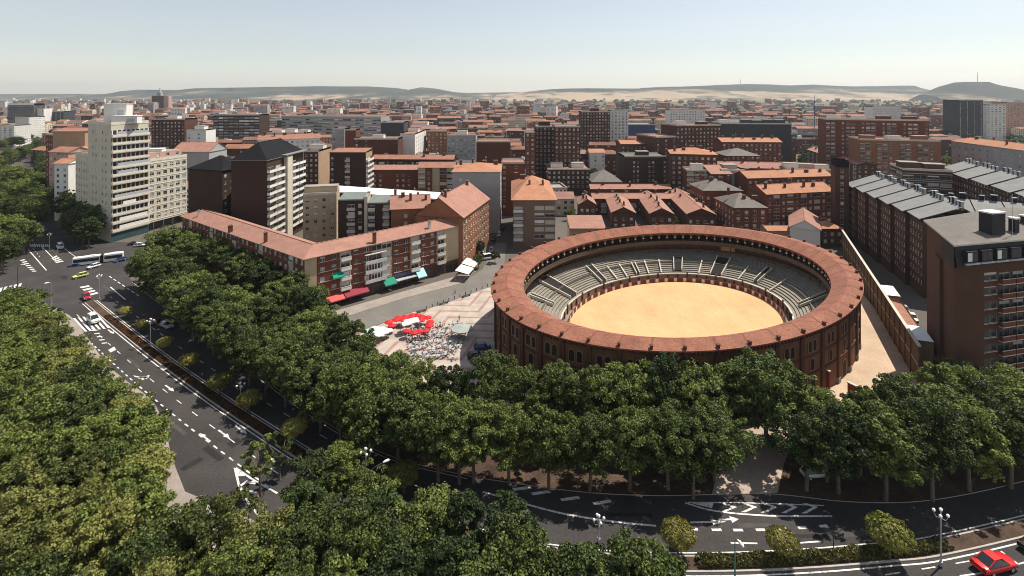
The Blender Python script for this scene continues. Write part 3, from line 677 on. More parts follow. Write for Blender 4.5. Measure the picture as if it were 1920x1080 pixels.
CHM = {}
am_ = MB(); am_.tube([(0, 0, -.3), (0, 0, 3.2)], .05, 5)
for z_ in (2.2, 2.6, 3.0): am_.tube([(-.6, 0, z_), (.6, 0, z_)], .035, 4)
am_.tube([(0, -.5, 2.4), (0, .5, 2.4)], .035, 4); AERIAL = am_.mesh('antenna', alu)
def chim_mesh(k, mt):
    key = (k, mt.name)
    if key not in CHM:
        m = MB(); a, h = [(.45, 1.9), (.7, 1.5), (.5, 2.6), (1.1, 1.3)][k]; m.box(-a, a, -.4, .4, -.8, h, 0); m.box(-a - .12, a + .12, -.52, .52, h, h + .15, 1, True)
        for x in (-a * .5, a * .5): m.box(x - .13, x + .13, -.13, .13, h + .15, h + .5, 1)
        CHM[key] = m.mesh('chimney', [mt, concrete])
    return CHM[key]
def bldg(name, label, cat, front, depth, h, wall='brick', roof='flat', rmat='terra', rise=3.0, F=None, Rt=None, Lf=None, group=None, chim=0, oh=.5, fold=None, wmats=None, plain_wall=None, hut=0, seed=None, z0=0.0, chm=None, parapet=.8):
    """A building whose front follows the points `front` (left to right as seen from outside), `depth` metres deep."""
    rng = random.Random(seed if seed is not None else label); o = Vector((front[0][0], front[0][1])); f = [Vector((p[0], p[1])) - o for p in front]
    cen = sum(f, Vector((0, 0))) / len(f)
    root = empty(name, (o.x, o.y, z0)); tag(root, label, cat, group); n_seg = len(f) - 1
    nm = []
    for i in range(n_seg): d = (f[i + 1] - f[i]).normalized(); nm.append(Vector((-d.y, d.x)))
    def inset(dist):
        out = [f[0] + nm[0] * dist]
        for i in range(1, n_seg): b = (nm[i - 1] + nm[i]); out.append(f[i] + b * (dist / (1 + nm[i - 1].dot(nm[i]))))
        return out + [f[-1] + nm[-1] * dist]
    back = inset(depth); mb = MB()
    fs = F if isinstance(F, list) else [F] * n_seg
    for i in range(n_seg): facade(mb, root, f[i], f[i + 1], 0, h, fs[i], rng)
    facade(mb, root, f[-1], back[-1], 0, h, Rt, rng); facade(mb, root, back[0], f[0], 0, h, Lf, rng)
    for i in range(n_seg): facade(mb, root, back[i + 1], back[i], 0, h, None, rng)
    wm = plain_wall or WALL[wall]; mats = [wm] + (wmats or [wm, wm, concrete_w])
    rb = MB(); M3 = lambda p, z: (p.x, p.y, z)
    if roof in ('gable', 'hip'):
        mid = inset(depth / 2); e0 = inset(-oh); e1 = inset(depth + oh); ed0 = (f[1] - f[0]).normalized(); ed1 = (f[-1] - f[-2]).normalized(); he = h - oh * rise / (depth / 2) * .6 + .06
        k = (depth / 2 if roof == 'hip' else -oh)
        Ls = [(f[i + 1] - f[i]).length for i in range(n_seg)]; k0 = min(k, Ls[0] * .48); k1 = min(k, Ls[-1] * .48)
        mid[0] = mid[0] + ed0 * k0; mid[-1] = mid[-1] - ed1 * k1
        e0[0] -= ed0 * oh; e1[0] -= ed0 * oh; e0[-1] += ed1 * oh; e1[-1] += ed1 * oh
        for i in range(n_seg):
            L = Ls[i]
            rb.quad([M3(e0[i], he), M3(e0[i + 1], he), M3(mid[i + 1], h + rise), M3(mid[i], h + rise)], 0)
            rb.quad([M3(e1[i + 1], he), M3(e1[i], he), M3(mid[i], h + rise), M3(mid[i + 1], h + rise)], 0)
            for e, g in ((e0[i], e0[i + 1]), (e1[i + 1], e1[i])): rb.quad([M3(e, he - .22), M3(g, he - .22), M3(g, he), M3(e, he)], 1)
        rb.quad([M3(e0[-1], he), M3(e1[-1], he), M3(mid[-1], h + rise)], 0) if roof == 'hip' else mb.quad([M3(f[-1], h), M3(back[-1], h), M3(mid[-1] - ed1 * oh, h + rise - .1)], 0)
        rb.quad([M3(e1[0], he), M3(e0[0], he), M3(mid[0], h + rise)], 0) if roof == 'hip' else mb.quad([M3(back[0], h), M3(f[0], h), M3(mid[0] + ed0 * oh, h + rise - .1)], 0)
        if roof == 'hip':
            for e, g in ((e0[-1], e1[-1]), (e1[0], e0[0])): rb.quad([M3(e, he - .22), M3(g, he - .22), M3(g, he), M3(e, he)], 1)
        # underside
        for i in range(n_seg): rb.quad([M3(e0[i + 1], he - .22), M3(e0[i], he - .22), M3(e1[i], he - .22), M3(e1[i + 1], he - .22)], 1)
        # ridge tiles
        for i in range(n_seg): rb.tube([M3(mid[i], h + rise + .04), M3(mid[i + 1], h + rise + .04)], .14, 5, 0)
    elif roof == 'shed':
        e0, e1 = inset(-oh), inset(depth + oh)
        for i in range(n_seg):
            rb.quad([M3(e0[i], h + .05), M3(e0[i + 1], h + .05), M3(e1[i + 1], h + rise), M3(e1[i], h + rise)], 0); rb.quad([M3(e0[i], h - .5), M3(e0[i + 1], h - .5), M3(e0[i + 1], h + .05), M3(e0[i], h + .05)], 0)
            rb.quad([M3(e0[-1], h - .5), M3(e1[-1], h - .5), M3(e1[-1], h + rise), M3(e0[-1], h + .05)], 1); rb.quad([M3(e1[0], h - .5), M3(e0[0], h - .5), M3(e0[0], h + .05), M3(e1[0], h + rise)], 1); rb.quad([M3(e1[i + 1], h - .5), M3(e1[i], h - .5), M3(e1[i], h + rise), M3(e1[i + 1], h + rise)], 1)
    else:
        e0, e1 = inset(-.12), inset(depth + .12); i0, i1 = inset(.25), inset(depth - .25)
        loop_o = e0 + e1[::-1]; loop_i = i0 + i1[::-1]; hp = h + parapet; nn = len(loop_o)
        for a in range(nn):
            b = (a + 1) % nn; A_, B_, c_, d_ = loop_o[a], loop_o[b], loop_i[b], loop_i[a]
            rb.quad([M3(A_, h - .25), M3(B_, h - .25), M3(B_, hp), M3(A_, hp)], 1); rb.quad([M3(A_, hp), M3(B_, hp), M3(c_, hp), M3(d_, hp)], 1); rb.quad([M3(d_, hp), M3(c_, hp), M3(c_, h), M3(d_, h)], 1)
        for i in range(n_seg): rb.quad([M3(i0[i], h + .02), M3(i0[i + 1], h + .02), M3(i1[i + 1], h + .02), M3(i1[i], h + .02)], 0)
    ov = mb.build('wall', mats, root)
    rm = ROOF[rmat] if isinstance(rmat, str) else rmat
    trim = fold or (wm if roof != 'flat' else concrete_w)
    ro = rb.build('roof', [rm, trim], root)
    chm = chm or (WALL['brick'] if roof != 'flat' else concrete)
    for k in range(chim):
        i = rng.randrange(n_seg); t = (k + .5) / chim if n_seg == 1 else rng.uniform(.1, .9); v = rng.choice((.3, .45, .55, .7)); q = f[i].lerp(f[i + 1], t) + nm[i] * depth * v
        zr = h + (rise * (1 - abs(v - .5) * 2) if roof in ('gable', 'hip') else 0)
        link('chimney', chim_mesh(rng.randrange(4), chm), ro, (q.x, q.y, zr), math.atan2(nm[i].y, nm[i].x) + math.pi / 2)
    if chim > 1:
        q = f[0].lerp(f[-1], rng.uniform(.25, .75)) + nm[0] * depth * .5; link('antenna', AERIAL, ro, (q.x, q.y, h + (rise if roof in ('gable', 'hip') else 0)), rng.uniform(0, 3))
    for k in range(hut):
        i = rng.randrange(n_seg); q = f[i].lerp(f[i + 1], (k + .5) / hut) + nm[i] * depth * .5; a, b, c_ = min(4, depth * .28), min(3, depth * .22), rng.uniform(2.2, 3.4)
        m = MB(); m.box(-a, a, -b, b, 0, c_, 0); m.box(-a - .2, a + .2, -b - .2, b + .2, c_, c_ + .25, 1, True)
        m.build('roof_hut', [WALL['white'] if rng.random() < .5 else wm, flatroof], ro, (q.x, q.y, h + .02), math.atan2(nm[i].y, nm[i].x) + math.pi / 2)
    FOOT.append([o + p for p in f] + [o + p for p in back[::-1]])
    return root, ov, ro
FOOT = []
def W(pat='w', **k): d = dict(pat=pat); d.update(k); return d

# the white slab block on the corner: tower, lower wing towards us, lower wing along the avenue
def bldg_white():
    A, B, E = Vector((-176.5, 223)), Vector((-172.2, 240)), Vector((-166.8, 260)); lt, le = Vector((-197, 235.5)), Vector((-210, 243.8))
    rng = random.Random(5); root = tag(empty('apartment_block', (A.x, A.y, 0)), 'tall cream corner block with stepped wings and bands of white balconies beside the junction', 'apartment block')
    o = A; L = lambda p: p - o; zt, zr, zl = 52.0, 33.6, 37.0
    wm = WALL['cream']; mb = MB(); lightb = mat('cream_band', (.66, .61, .51), .8, .1, .3)
    tower = W('W', bw=17.5, fh=3.45, base=4.2, ww=10, wh=1.9, shop=1)
    facade(mb, root, L(A), L(B), 0, zt, None, rng); facade(mb, root, L(B), L(E), 4.2, zr, W('w', bw=3.4, fh=3.4, base=1.0, ww=2.0, wh=1.75, sill=.9, bands=1), rng)
    facade(mb, root, L(lt), L(A), 0, zt, W('.ww.ww.', bw=3.4, fh=3.45, base=5, ww=1.3, wh=1.5), rng)
    facade(mb, root, L(le), L(lt), 0, zl, W('w', bw=3.0, fh=3.4, base=4, ww=1.2, wh=1.5), rng)
    # ground floor of the right wing stands back behind posts
    facade(mb, root, L(B) + Vector((-3, .8)), L(E) + Vector((-3, .8)), 0, 4.2, W('.', base=4.2, shop=1, bw=5), rng)
    mb.quad([(*L(B), 4.2), (*L(E), 4.2), (*(L(E) + Vector((-3, .8))), 4.2), (*(L(B) + Vector((-3, .8))), 4.2)], 0)
    back = Vector((-30, 8))
    for (a, b, z) in ((B, B + back, zt), (E, E + back, zr), (lt + Vector((6, 12)), lt, zt), (le + Vector((6, 12)), le, zl)): facade(mb, root, L(a), L(b), 0, z, None, rng)
    mb.build('wall', [wm, wm, wm, lightb], root)
    rb = MB()
    def slab(ps, z):
        rb.poly([tuple(L(p)) for p in ps], z, z + .05, 0); n = len(ps)
        for i in range(n):
            a, b = L(ps[i]), L(ps[(i + 1) % n]); d = (b - a).normalized(); q = Vector((d.y, -d.x)) * .1
            rb.quad([(*(a + q), z - .3), (*(b + q), z - .3), (*(b + q), z + 1.0), (*(a + q), z + 1.0)], 1); rb.quad([(*(a + q), z + 1.0), (*(b + q), z + 1.0), (*(b - q * 2), z + 1.0), (*(a - q * 2), z + 1.0)], 1)
    bk = lt + Vector((8, 16)); bk2 = B + Vector((-17, 6))
    slab([A, B, bk2, bk, lt], zt); slab([B, E, E + Vector((-16, 4)), B + Vector((-16, 4))], zr); slab([le, lt, lt + Vector((6, 12)), le + Vector((6, 12))], zl)
    ro = rb.build('roof', [flatroof, lightb], root)
    d = (B - A).normalized(); rz = math.atan2(d.y, d.x); Lw = (B - A).length; n = Vector((d.y, -d.x))
    for j in range(13):         # the long balconies of the tower, each a part
        z = 4.4 + j * 3.5; var = rng.randrange(3)
        m = MB(); m.box(0, Lw, -.9, 0, -.25, .0, 0, True); m.box(0, Lw, -.95, -.8, .003, 1.0, 0); m.box(0, .15, -.8, 0, .003, 1.0, 0); m.box(Lw - .15, Lw, -.8, 0, .003, 1.0, 0)
        if rng.random() < .45: m.box(Lw * rng.uniform(0, .3), Lw * rng.uniform(.6, 1), -.88, -.7, 1.0, 2.3, 2)
        m.quad([(0.1, -.006, 1.0), (Lw - .1, -.006, 1.0), (Lw - .1, -.006, 2.9), (.1, -.006, 2.9)], 1)
        for x in np.arange(.3, Lw, 2.1): m.box(x, x + .5, -.12, -.008, 1.0, 2.9, 3)
        p = L(A); m.build('balcony', [lightb, glass, alu if var else white, [WALL['pink'], white_pvc, WALL['beige']][var]], root, (p.x, p.y, z), rz)
    m = MB(); m.box(0, Lw, -.15, -.003, .2, 3.6, 0); m.build('shopfront', mat('shop_teal', (.04, .08, .09), .4, .2), root, (0, 0, 0), rz)
    for (px, Y, wd, dp, z, hh) in ((222, 236, 9, 6, zt, 8.5), (238, 232, 10, 5, zt, 3.2), (292, 252, 7, 5, zr, 4.5)):
        m = MB(); m.box(-wd / 2, wd / 2, -dp / 2, dp / 2, 0, hh, 0); m.box(-wd / 2 - .2, wd / 2 + .2, -dp / 2 - .2, dp / 2 + .2, hh, hh + .3, 0, True); m.box(wd * .1, wd * .4, -dp / 2 - .03, -dp / 2 + .1, hh * .2, hh * .7, 1)
        p = PX(px, Y) - Vector((o.x, o.y, 0)); m.build('roof_hut', [WALL['white'], alu], ro, (p.x, p.y, z + .06), .25)
    m = MB(); s0 = B + (B - E).normalized() * -.0 + Vector((-3.5, .9)); 
    q0, q1 = L(B + Vector((-3.2, .8))), L(E + Vector((-3.2, .8))); 
    ua = MB(); facade(ua, root, q0, q1, zr, zr + 3.4, W('w', bw=5, fh=3.4, base=.2, ww=1.6, wh=1.5), rng); ua.quad([(*q0, zr + 3.4), (*q1, zr + 3.4), (*(q1 + Vector((-9, 2))), zr + 3.4), (*(q0 + Vector((-9, 2))), zr + 3.4)], 1); ua.build('attic_storey', [WALL['pink'], flatroof, wm, wm], root)
    FOOT.append([A, E, E + Vector((-40, 10)), le + Vector((5, 12)), le]); lm('the tall cream corner block', (A + E) / 2)
bldg_white()

# two dark brick towers with black roofs
def B_(label, cat, front, depth, h, lmk=None, **k):
    r = bldg(k.pop('name', 'apartment_block'), label, cat, front, depth, h, **k)
    if lmk: c = sum((Vector((p[0], p[1])) for p in front), Vector((0, 0))) / len(front); lm(lmk, c)
    return r
B_('dark brown brick tower with a black hipped roof beside the cream corner block', 'apartment tower', [PX(353, 228).xy, PX(417, 222).xy], 17, 32.0, lmk='the left dark brick tower', wall='brickdd', roof='hip', rmat='black', rise=5.0, Rt=W('w', bw=3.2, fh=3.1, base=3), fold=black, wmats=[WALL['tan'], WALL['tan'], concrete_w])
B_('narrow tan brick stair block between the two dark brick towers', 'apartment block', [PX(417, 240).xy, PX(446, 240).xy], 12, 33.0, wall='tan', roof='shed', rmat='slate', rise=1.6, F=W('ww', bw=3.2, fh=3.1, base=4, ww=1.2))
r_, wv, rf = B_('dark brick tower with a black peaked roof and tiers of white balconies', 'apartment tower', [PX(500, 211).xy, PX(569, 246).xy], 15, 38.0, lmk='the white balcony tower', wall='brickdd', roof='hip', rmat='black', rise=6.5, fold=slate, Lf=W('.', base=4),
   F=W('bb.bb', bw=6.6, fh=3.1, base=4.5, bal=white, bd=1.3))
m = MB(); d = (PX(569, 246) - PX(500, 211)).xy; Ld = d.length; d.normalize(); rz_ = math.atan2(d.y, d.x); m.box(Ld * .43, Ld * .57, -1.7, 0, 0, 37.5); m.build('cream_pier', WALL['cream'], r_, (0, 0, 0), rz_)
m = MB(); m.box(Ld * .37, Ld * 1.02, -2.2, 7.5, 38.1, 38.45, 0, True); m.build('slate_canopy', slate, r_, (0, 0, 0), rz_)

# L shaped block of flats with shops
P0, P1, P2 = G(342, 404, 16.6).xy, G(571, 484, 16.6).xy, G(864, 421, 16.6).xy
fl_front = dict(fh=3.05, base=4.2, ww=1.5, wh=1.5, cols='1002000220002', frame=white_pvc)
lroot, lw, lr = B_('long bent block of red brick flats with pink tiled roof and shop awnings', 'apartment block', [P0, P1, P2], 10.5, 16.6, lmk='the bent block with shops', wall='brick', roof='hip', rmat='pink', rise=2.1, oh=.8, chim=0,
   F=[W('wwgwww', bw=3.1, fh=3.05, base=4.2, cols='002000'), W('.wwbwwggwwbwwb.', bw=3.7, fh=3.05, base=4.2, shop=1, cols='100200220020011', bands=0, bal=white, ww=1.55, bd=1.0)], Rt=W('w', bw=3.2, fh=3.05, base=4.2), wmats=[WALL['beige'], WALL['beige'], concrete_w], fold=concrete)
dd = (P2 - P1); LL = dd.length; dd.normalize(); nn = Vector((dd.y, -dd.x)); rzL = math.atan2(dd.y, dd.x)
sillm = mat('sill_pink', (.45, .30, .25), .8, .1)
for (a, b) in ((.07, .2), (.27, .4), (.53, .66), (.73, .86)):     # thin sill courses of the brick bays
    m = MB(); m.box(LL * a, LL * b, -.13, -.002, 0, .15); sme = m.mesh('sill_course', sillm)
    for j in range(4): link('sill_course', sme, lroot, (P1.x - P0.x, P1.y - P0.y, 4.95 + j * 3.05), rzL)
def awning(u0, u1, z, proj, drop, mt, name='awning', lab=None, root=None, org=None, rz=None):
    m = MB(); m.quad([(u0, -.05, z), (u1, -.05, z), (u1, -proj, z - drop), (u0, -proj, z - drop)]); m.quad([(u0, -proj, z - drop), (u1, -proj, z - drop), (u1, -proj, z - drop - .3), (u0, -proj, z - drop - .3)])
    m.quad([(u0, -.05, z - .04), (u0, -proj, z - drop - .04), (u1, -proj, z - drop - .04), (u1, -.05, z - .04)])
    for u in (u0, u1): m.quad([(u, -.05, z), (u, -proj, z - drop), (u, -proj, z - drop - .3)])
    q = (P1.x - P0.x, P1.y - P0.y, 0) if org is None else org
    a = m.build(name, mt, lroot if root is None else root, q, rzL if rz is None else rz)
    if lab: a['label'] = lab
def fab(n, c): return mat(n, c, .75, .1, .5)
awning(LL * .075, LL * .2, 3.5, 2.6, 1.1, fab('awning_red', (.62, .10, .09)), lab='bright red shop awning')
awning(LL * .205, LL * .34, 3.6, 2.6, 1.1, fab('awning_maroon', (.26, .03, .05)), lab='maroon shop awning')
awning(LL * .44, LL * .515, 4.0, 2.4, 1.5, fab('awning_green', (.01, .22, .14)), lab='green shop awning')
awning(LL * .655, LL * .715, 4.4, 2.6, 2.2, fab('awning_aqua', (.35, .62, .62)), lab='pale aqua shop awning')
awning(LL * .145, LL * .205, 10.1, 1.2, 1.3, fab('awning_emerald', (.0, .30, .17)), lab='green balcony awning')
m = MB(); m.box(LL * .52, LL * .65, -.25, -.02, 3.5, 4.5); m.build('shop_sign', WALL['blue'], lroot, (P1.x - P0.x, P1.y - P0.y, 0), rzL)
m = MB(); m.box(LL * .52, LL * .65, -2.2, -.02, 2.7, 2.9, 0, True); m.build('canopy', alu, lroot, (P1.x - P0.x, P1.y - P0.y, 0), rzL)
m = MB(); m.box(LL * .33, LL * .46, -1.0, 0, 4.2, 4.4, 0, True)
for j in range(3):
    m.box(LL * .33, LL * .46, -1.0, -.9, 4.4 + j * 3.05, 5.3 + j * 3.05); m.box(LL * .33, LL * .46, -1.0, 0, 7.2 + j * 3.05, 7.4 + j * 3.05, 0, True)
    if j < 2:
        for k in range(8): m.box(LL * (.33 + .0175 * k), LL * (.33 + .0175 * k) + .14, -1.0, -.9, 5.3 + j * 3.05, 7.2 + j * 3.05)
m.build('glazed_gallery', white_pvc, lroot, (P1.x - P0.x, P1.y - P0.y, 0), rzL)
for (px, py, k) in ((373, 402, 0), (432, 428, 1), (498, 448, 2), (702, 448, 2), (805, 424, 0)):
    p = G(px, py + 3, 17.5); link('chimney', chim_mesh(k, WALL['brick'] if k else concrete_w), lr, (p.x - P0.x, p.y - P0.y, 17.6), rzL)

# table of the other buildings that can be told apart:  top-left pixel y gives the height
def T(label, x0, x1, y, Y0, Y1, d, wall, roof, rmat, F=None, Rt=None, Lf=None, cat='apartment block', lmk=None, **k):
    a, b = PX(x0, Y0).xy, PX(x1, Y1).xy; h = zat(y, Y0); k.setdefault('rise', 2.6)
    return B_(label, cat, [a, b], d, h, lmk=lmk, wall=wall, roof=roof, rmat=rmat, F=F, Rt=Rt, Lf=Lf, **k)
w0 = lambda **k: W('w', **k); ws = W('w.', fh=3); wW = W('W', bw=4.2); wb = W('wb', bw=3.6); w3 = W('w', bw=2.8, ww=1.2); wsp = W('.w', bw=3.6)
T('beige rendered flats behind the bent block, with terraces on top', 568, 631, 366, 214, 217, 12, 'beige', 'flat', 'flat', w0(), wsp, hut=2)
T('olive brick flats with a grey green sheet roof behind the bent block', 634, 683, 374, 204, 205, 11, 'brickdd', 'shed', 'green', W('.bw', bw=3.4), wsp, rise=.8)
T('second olive brick flats under grey green roof, right of the cream pier', 690, 731, 380, 203, 204, 11, 'brickdd', 'shed', 'green', W('b.', bw=3.4), wsp, rise=.8)
T('slim cream pier of flats between the two olive brick blocks', 683, 689, 372, 203.4, 203.6, 11, 'cream', 'flat', 'flat')
T('red brick house with pink tiles and a row of chimneys behind the bent block', 733, 806, 392, 199, 202, 13, 'bricko', 'gable', 'pink', wsp, chim=5, rise=4)
T('dark red gabled house end tucked behind the right arm of the bent block', 806, 862, 406, 192, 196, 11, 'brick', 'gable', 'pink', w0(), rise=3.5)
B_('orange brick flats facing the narrow street under a broad pink roof', 'apartment block', [PX(868, 188).xy, PX(917, 222).xy], 19, 19.6, lmk='the broad pink roof', wall='bricko', roof='gable', rmat='pink', rise=7, F=w0(bw=3.0), wmats=None, chim=4, Lf=wsp)
T('long low hall with a bright white sheet roof', 597, 827, 357, 252, 231, 10, 'dark', 'shed', 'white', cat='hall', lmk='the long white roof', rise=.9, oh=.2)
T('tall block with a blank grey rendered side and terracotta roof', 848, 938, 322, 238, 238, 27, 'grey', 'hip', 'orange', None, w0(bw=3), lmk='the blank grey wall', chim=4)  # shade on a white wall put into the grey wall colour
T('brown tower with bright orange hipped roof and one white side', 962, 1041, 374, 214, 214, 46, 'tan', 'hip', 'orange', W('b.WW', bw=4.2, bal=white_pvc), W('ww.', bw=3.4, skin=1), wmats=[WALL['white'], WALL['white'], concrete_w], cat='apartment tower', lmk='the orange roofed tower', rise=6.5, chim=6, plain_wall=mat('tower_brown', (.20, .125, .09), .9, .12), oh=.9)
T('dark red brick block right of the blank grey wall', 940, 984, 306, 272, 272, 16, 'brick', 'flat', 'terra', ws, w0())
T('brown flats with white cornice behind the orange roofed tower', 1026, 1106, 318, 330, 330, 22, 'brickdd', 'flat', 'terra', w0(bw=3.0), w0(), lmk='the white cornice flats', hut=2)
T('low hall with broad hipped grey tiled roof', 1110, 1166, 341, 318, 318, 25, 'brickd', 'hip', 'slate2', None, cat='hall', lmk='the hipped hall', rise=6)
T('far row of terraced houses under one long pink roof', 1108, 1258, 354, 303, 303, 9, 'brickd', 'gable', 'pink', w0(base=1), cat='terraced houses', rise=2, chim=3)
T('near row of terraced houses under one long tan roof', 1112, 1275, 372, 276, 276, 9, 'brickd', 'gable', 'pink', W('wb', bw=4, base=1), cat='terraced houses', lmk='the terraced rows', rise=2, chim=6)
for (x0, Y0, x1, Y1, d, ye, lab) in ((1117, 262, 1112, 276, 8.5, 383, 'small brick house with pink gable, first behind the bullring roof'), (1191, 243, 1176, 274, 11, 399, 'narrow brick house running back from the bullring, second of four'),
    (1263, 242, 1232, 286, 11, 401, 'longer brick house running back from the bullring, third of four'), (1342, 238, 1292, 290, 13, 402, 'longest brick house running back from the bullring, nearest the green garden')):
    T(lab, x0, x1, ye, Y0, Y1, d, 'brickd', 'gable', 'pink', W('w', base=.6), None, W('w', base=.6), cat='house', rise=2.8, chim=4, lmk='the four gabled houses' if x0 == 1263 else None)
T('brick villa with hipped grey roof and white dormers, nearer one', 1377, 1438, 389, 228, 228, 22, 'brick', 'hip', 'slate2', W('w', bw=4, ww=1.7, wh=2, base=1), None, W('w', bw=3.4, base=1), cat='house', lmk='the grey hipped villa', rise=4.5, chim=3)
T('brick villa with hipped grey roof behind the nearer villa', 1319, 1392, 357, 262, 262, 20, 'brick', 'hip', 'slate2', W('w', bw=5, base=1), None, W('w', base=1), cat='house', rise=4.5, chim=4)
T('five storey red brick flats with many white blinds', 1437, 1563, 364, 234, 242, 13, 'brick', 'gable', 'orange', W('wWwW', bw=3.6, fh=3.1), lmk='the white blind flats', rise=3.2, chim=7)
T('brick flats with orange roof, second row behind the villas', 1402, 1560, 334, 276, 284, 13, 'brick', 'gable', 'orange', w0(), rise=3, chim=6)
T('long pink roofed flats, third row behind the villas', 1285, 1480, 312, 322, 312, 12, 'brickd', 'gable', 'pink', w0(), rise=3, chim=6)
T('orange roofed flats crowded with roof boxes, left of the slate roofed block', 1475, 1562, 318, 305, 300, 16, 'pink', 'flat', 'orange', w0(), hut=3, chim=5)
T('flats with curved beige balconies behind the villas', 1287, 1333, 320, 292, 290, 12, 'brickd', 'flat', 'pink', W('b', bw=4.5, bal=WALL['beige']), hut=1)
T('brown gabled flats beside the beige balconies', 1334, 1372, 326, 284, 284, 24, 'brickd', 'gable', 'pink', None, rise=3.4)
T('pale grey flats with a stair tower among orange roofs', 1352, 1398, 320, 288, 288, 14, 'grey', 'flat', 'pink', W('w..', bw=4), hut=1)
T('white gabled house just behind the bullring', 1538, 1532, 431, 209, 232, 11, 'white', 'gable', 'pink', None, None, None, cat='house', lmk='the white gabled house', rise=3.4, z0=0)
T('low red roofed annex beside the white gabled house', 1541, 1580, 428, 216, 216, 9, 'brickd', 'hip', 'orange', w0(base=1), cat='house', rise=2.2, chim=1)
T('tiny orange roofed shed left of the white gabled house', 1440, 1492, 432, 216, 216, 7, 'tan', 'gable', 'orange', None, cat='shed', rise=1.2)
T('beige pointed roof shed beside the orange roofed tower', 1068, 1136, 428, 212, 212, 10, 'tan', 'shed', 'pink', None, cat='shed', rise=3)
# middle distance
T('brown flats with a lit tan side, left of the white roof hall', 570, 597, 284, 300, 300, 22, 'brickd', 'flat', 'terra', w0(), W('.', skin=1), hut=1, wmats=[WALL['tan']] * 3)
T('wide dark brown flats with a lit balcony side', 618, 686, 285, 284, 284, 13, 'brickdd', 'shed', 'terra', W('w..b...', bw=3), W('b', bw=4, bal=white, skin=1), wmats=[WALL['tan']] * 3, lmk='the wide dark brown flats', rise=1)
T('deep red brick flats between the dark brown and the beige ones', 697, 783, 318, 300, 300, 12, 'brick', 'gable', 'pink', W('ww..w', bw=3.2), rise=2)
T('beige and red flats with a tall cream pier', 784, 851, 314, 290, 290, 14, 'beige', 'gable', 'terra', W('Ww.W', bw=4), rise=2.2, cols=None) if False else T('beige and red flats with glazed galleries', 784, 851, 314, 290, 290, 14, 'beige', 'gable', 'terra', W('Ww.W', bw=4, cols='0303'), rise=2.2, wmats=[WALL['brick'], WALL['brick'], WALL['brick']])
T('long terracotta roof in front of the white tower', 698, 850, 298, 332, 330, 11, 'brickdd', 'gable', 'terra', W('wWw', bw=4), rise=2.2, chim=4)
T('brown brick block with a blank gable, left of the white tower', 664, 746, 261, 360, 360, 16, 'brickd', 'flat', 'terra', W('w.w......', bw=3.4), hut=1)
T('white residential tower with one dazzling side', 750, 778, 252, 380, 380, 50, 'white', 'flat', 'orange', None, W('.w', bw=4), cat='apartment tower', lmk='the white tower', hut=1)
T('orange brick tower with a grid of pale windows', 801, 838, 246, 420, 420, 16, 'bricko', 'flat', 'terra', w0(bw=3), cat='apartment tower', lmk='the orange grid tower')
T('grey flats right of the orange grid tower', 838, 892, 254, 400, 400, 18, 'grey', 'flat', 'terra', W('w', bw=3.2), hut=1)
T('blank brown brick block with rounded corners', 893, 957, 266, 340, 340, 18, 'brickd', 'flat', 'terra', None, lmk='the blank brown block')
T('slim brown flats with a white edge behind the orange roofed tower', 985, 1003, 249, 335, 335, 14, 'brick', 'flat', 'terra', w0(), wsp)
T('dark brown tower block left of the pale windowed one', 1004, 1040, 238, 352, 352, 20, 'brickdd', 'flat', 'terra', w3, hut=1, cat='apartment tower')
T('brown tower block with rows of pale windows', 1040, 1088, 238, 346, 346, 18, 'brickd', 'flat', 'orange', w3, w0(), cat='apartment tower', lmk='the pale windowed tower')
T('tall brown brick slab standing above the town', 1089, 1144, 210, 480, 480, 15, 'brickd', 'flat', 'terra', w0(bw=2.9), cat='apartment tower', lmk='the tall brown slab', hut=1)
T('white tower beside the tall brown slab', 1145, 1178, 208, 500, 500, 15, 'white', 'flat', 'flat', w0(), cat='apartment tower')
T('dark blue hall with a white band below', 1150, 1228, 234, 600, 600, 30, 'blue', 'flat', 'flat', None, cat='hall', lmk='the dark blue hall')
T('pair of white flats on the skyline', 1256, 1322, 206, 620, 620, 18, 'white', 'flat', 'flat', w0(bw=3.4), lmk='the white skyline flats')
T('big stepped brown brick complex', 1268, 1352, 236, 392, 400, 24, 'brickd', 'flat', 'terra', w0(), w0(), lmk='the stepped brown complex', hut=2)
T('lower left wing of the stepped brown complex', 1230, 1268, 258, 360, 365, 26, 'brickd', 'flat', 'terra', W('w.', bw=3.2), w0())
T('brown flats with orange roofs left of the brown complex', 1165, 1228, 270, 372, 372, 20, 'brickd', 'gable', 'orange', w0(), rise=2, chim=2)
T('dark brick flats with two strips of white windows', 1171, 1250, 294, 336, 336, 20, 'brickdd', 'flat', 'slate2', W('..ww..ww', bw=2.6), lmk='the two strip brick flats', hut=1)
T('white sided flats above the hipped hall', 1106, 1134, 286, 368, 368, 14, 'white', 'gable', 'orange', W('.w', bw=3), rise=2)
T('terracotta roofed flats with a long side towards the hall', 1258, 1345, 288, 312, 306, 22, 'brickd', 'hip', 'orange', w0(), None, w0(), rise=3, chim=5)
T('long modern office slab in near black with white roof plant', 1352, 1484, 232, 436, 430, 26, 'dark', 'flat', 'flat', None, W('w', bw=2.5), cat='office', lmk='the near black office slab', hut=6)
T('red brick flats with orange roof below the office slab', 1354, 1466, 266, 360, 358, 16, 'brick', 'gable', 'orange', w0(), rise=2.4, chim=6)
T('grey roofed brown flats behind the pink roofs', 1362, 1425, 292, 335, 335, 20, 'brickd', 'hip', 'slate2', w0(), rise=4)
T('huge red brick complex with rows of loggias', 1548, 1742, 224, 372, 352, 22, 'brick', 'flat', 'terra', W('bb.wbb.w', bw=3.1, bal=WALL['brick']), None, W('.', bw=3), lmk='the huge red brick complex', hut=4)
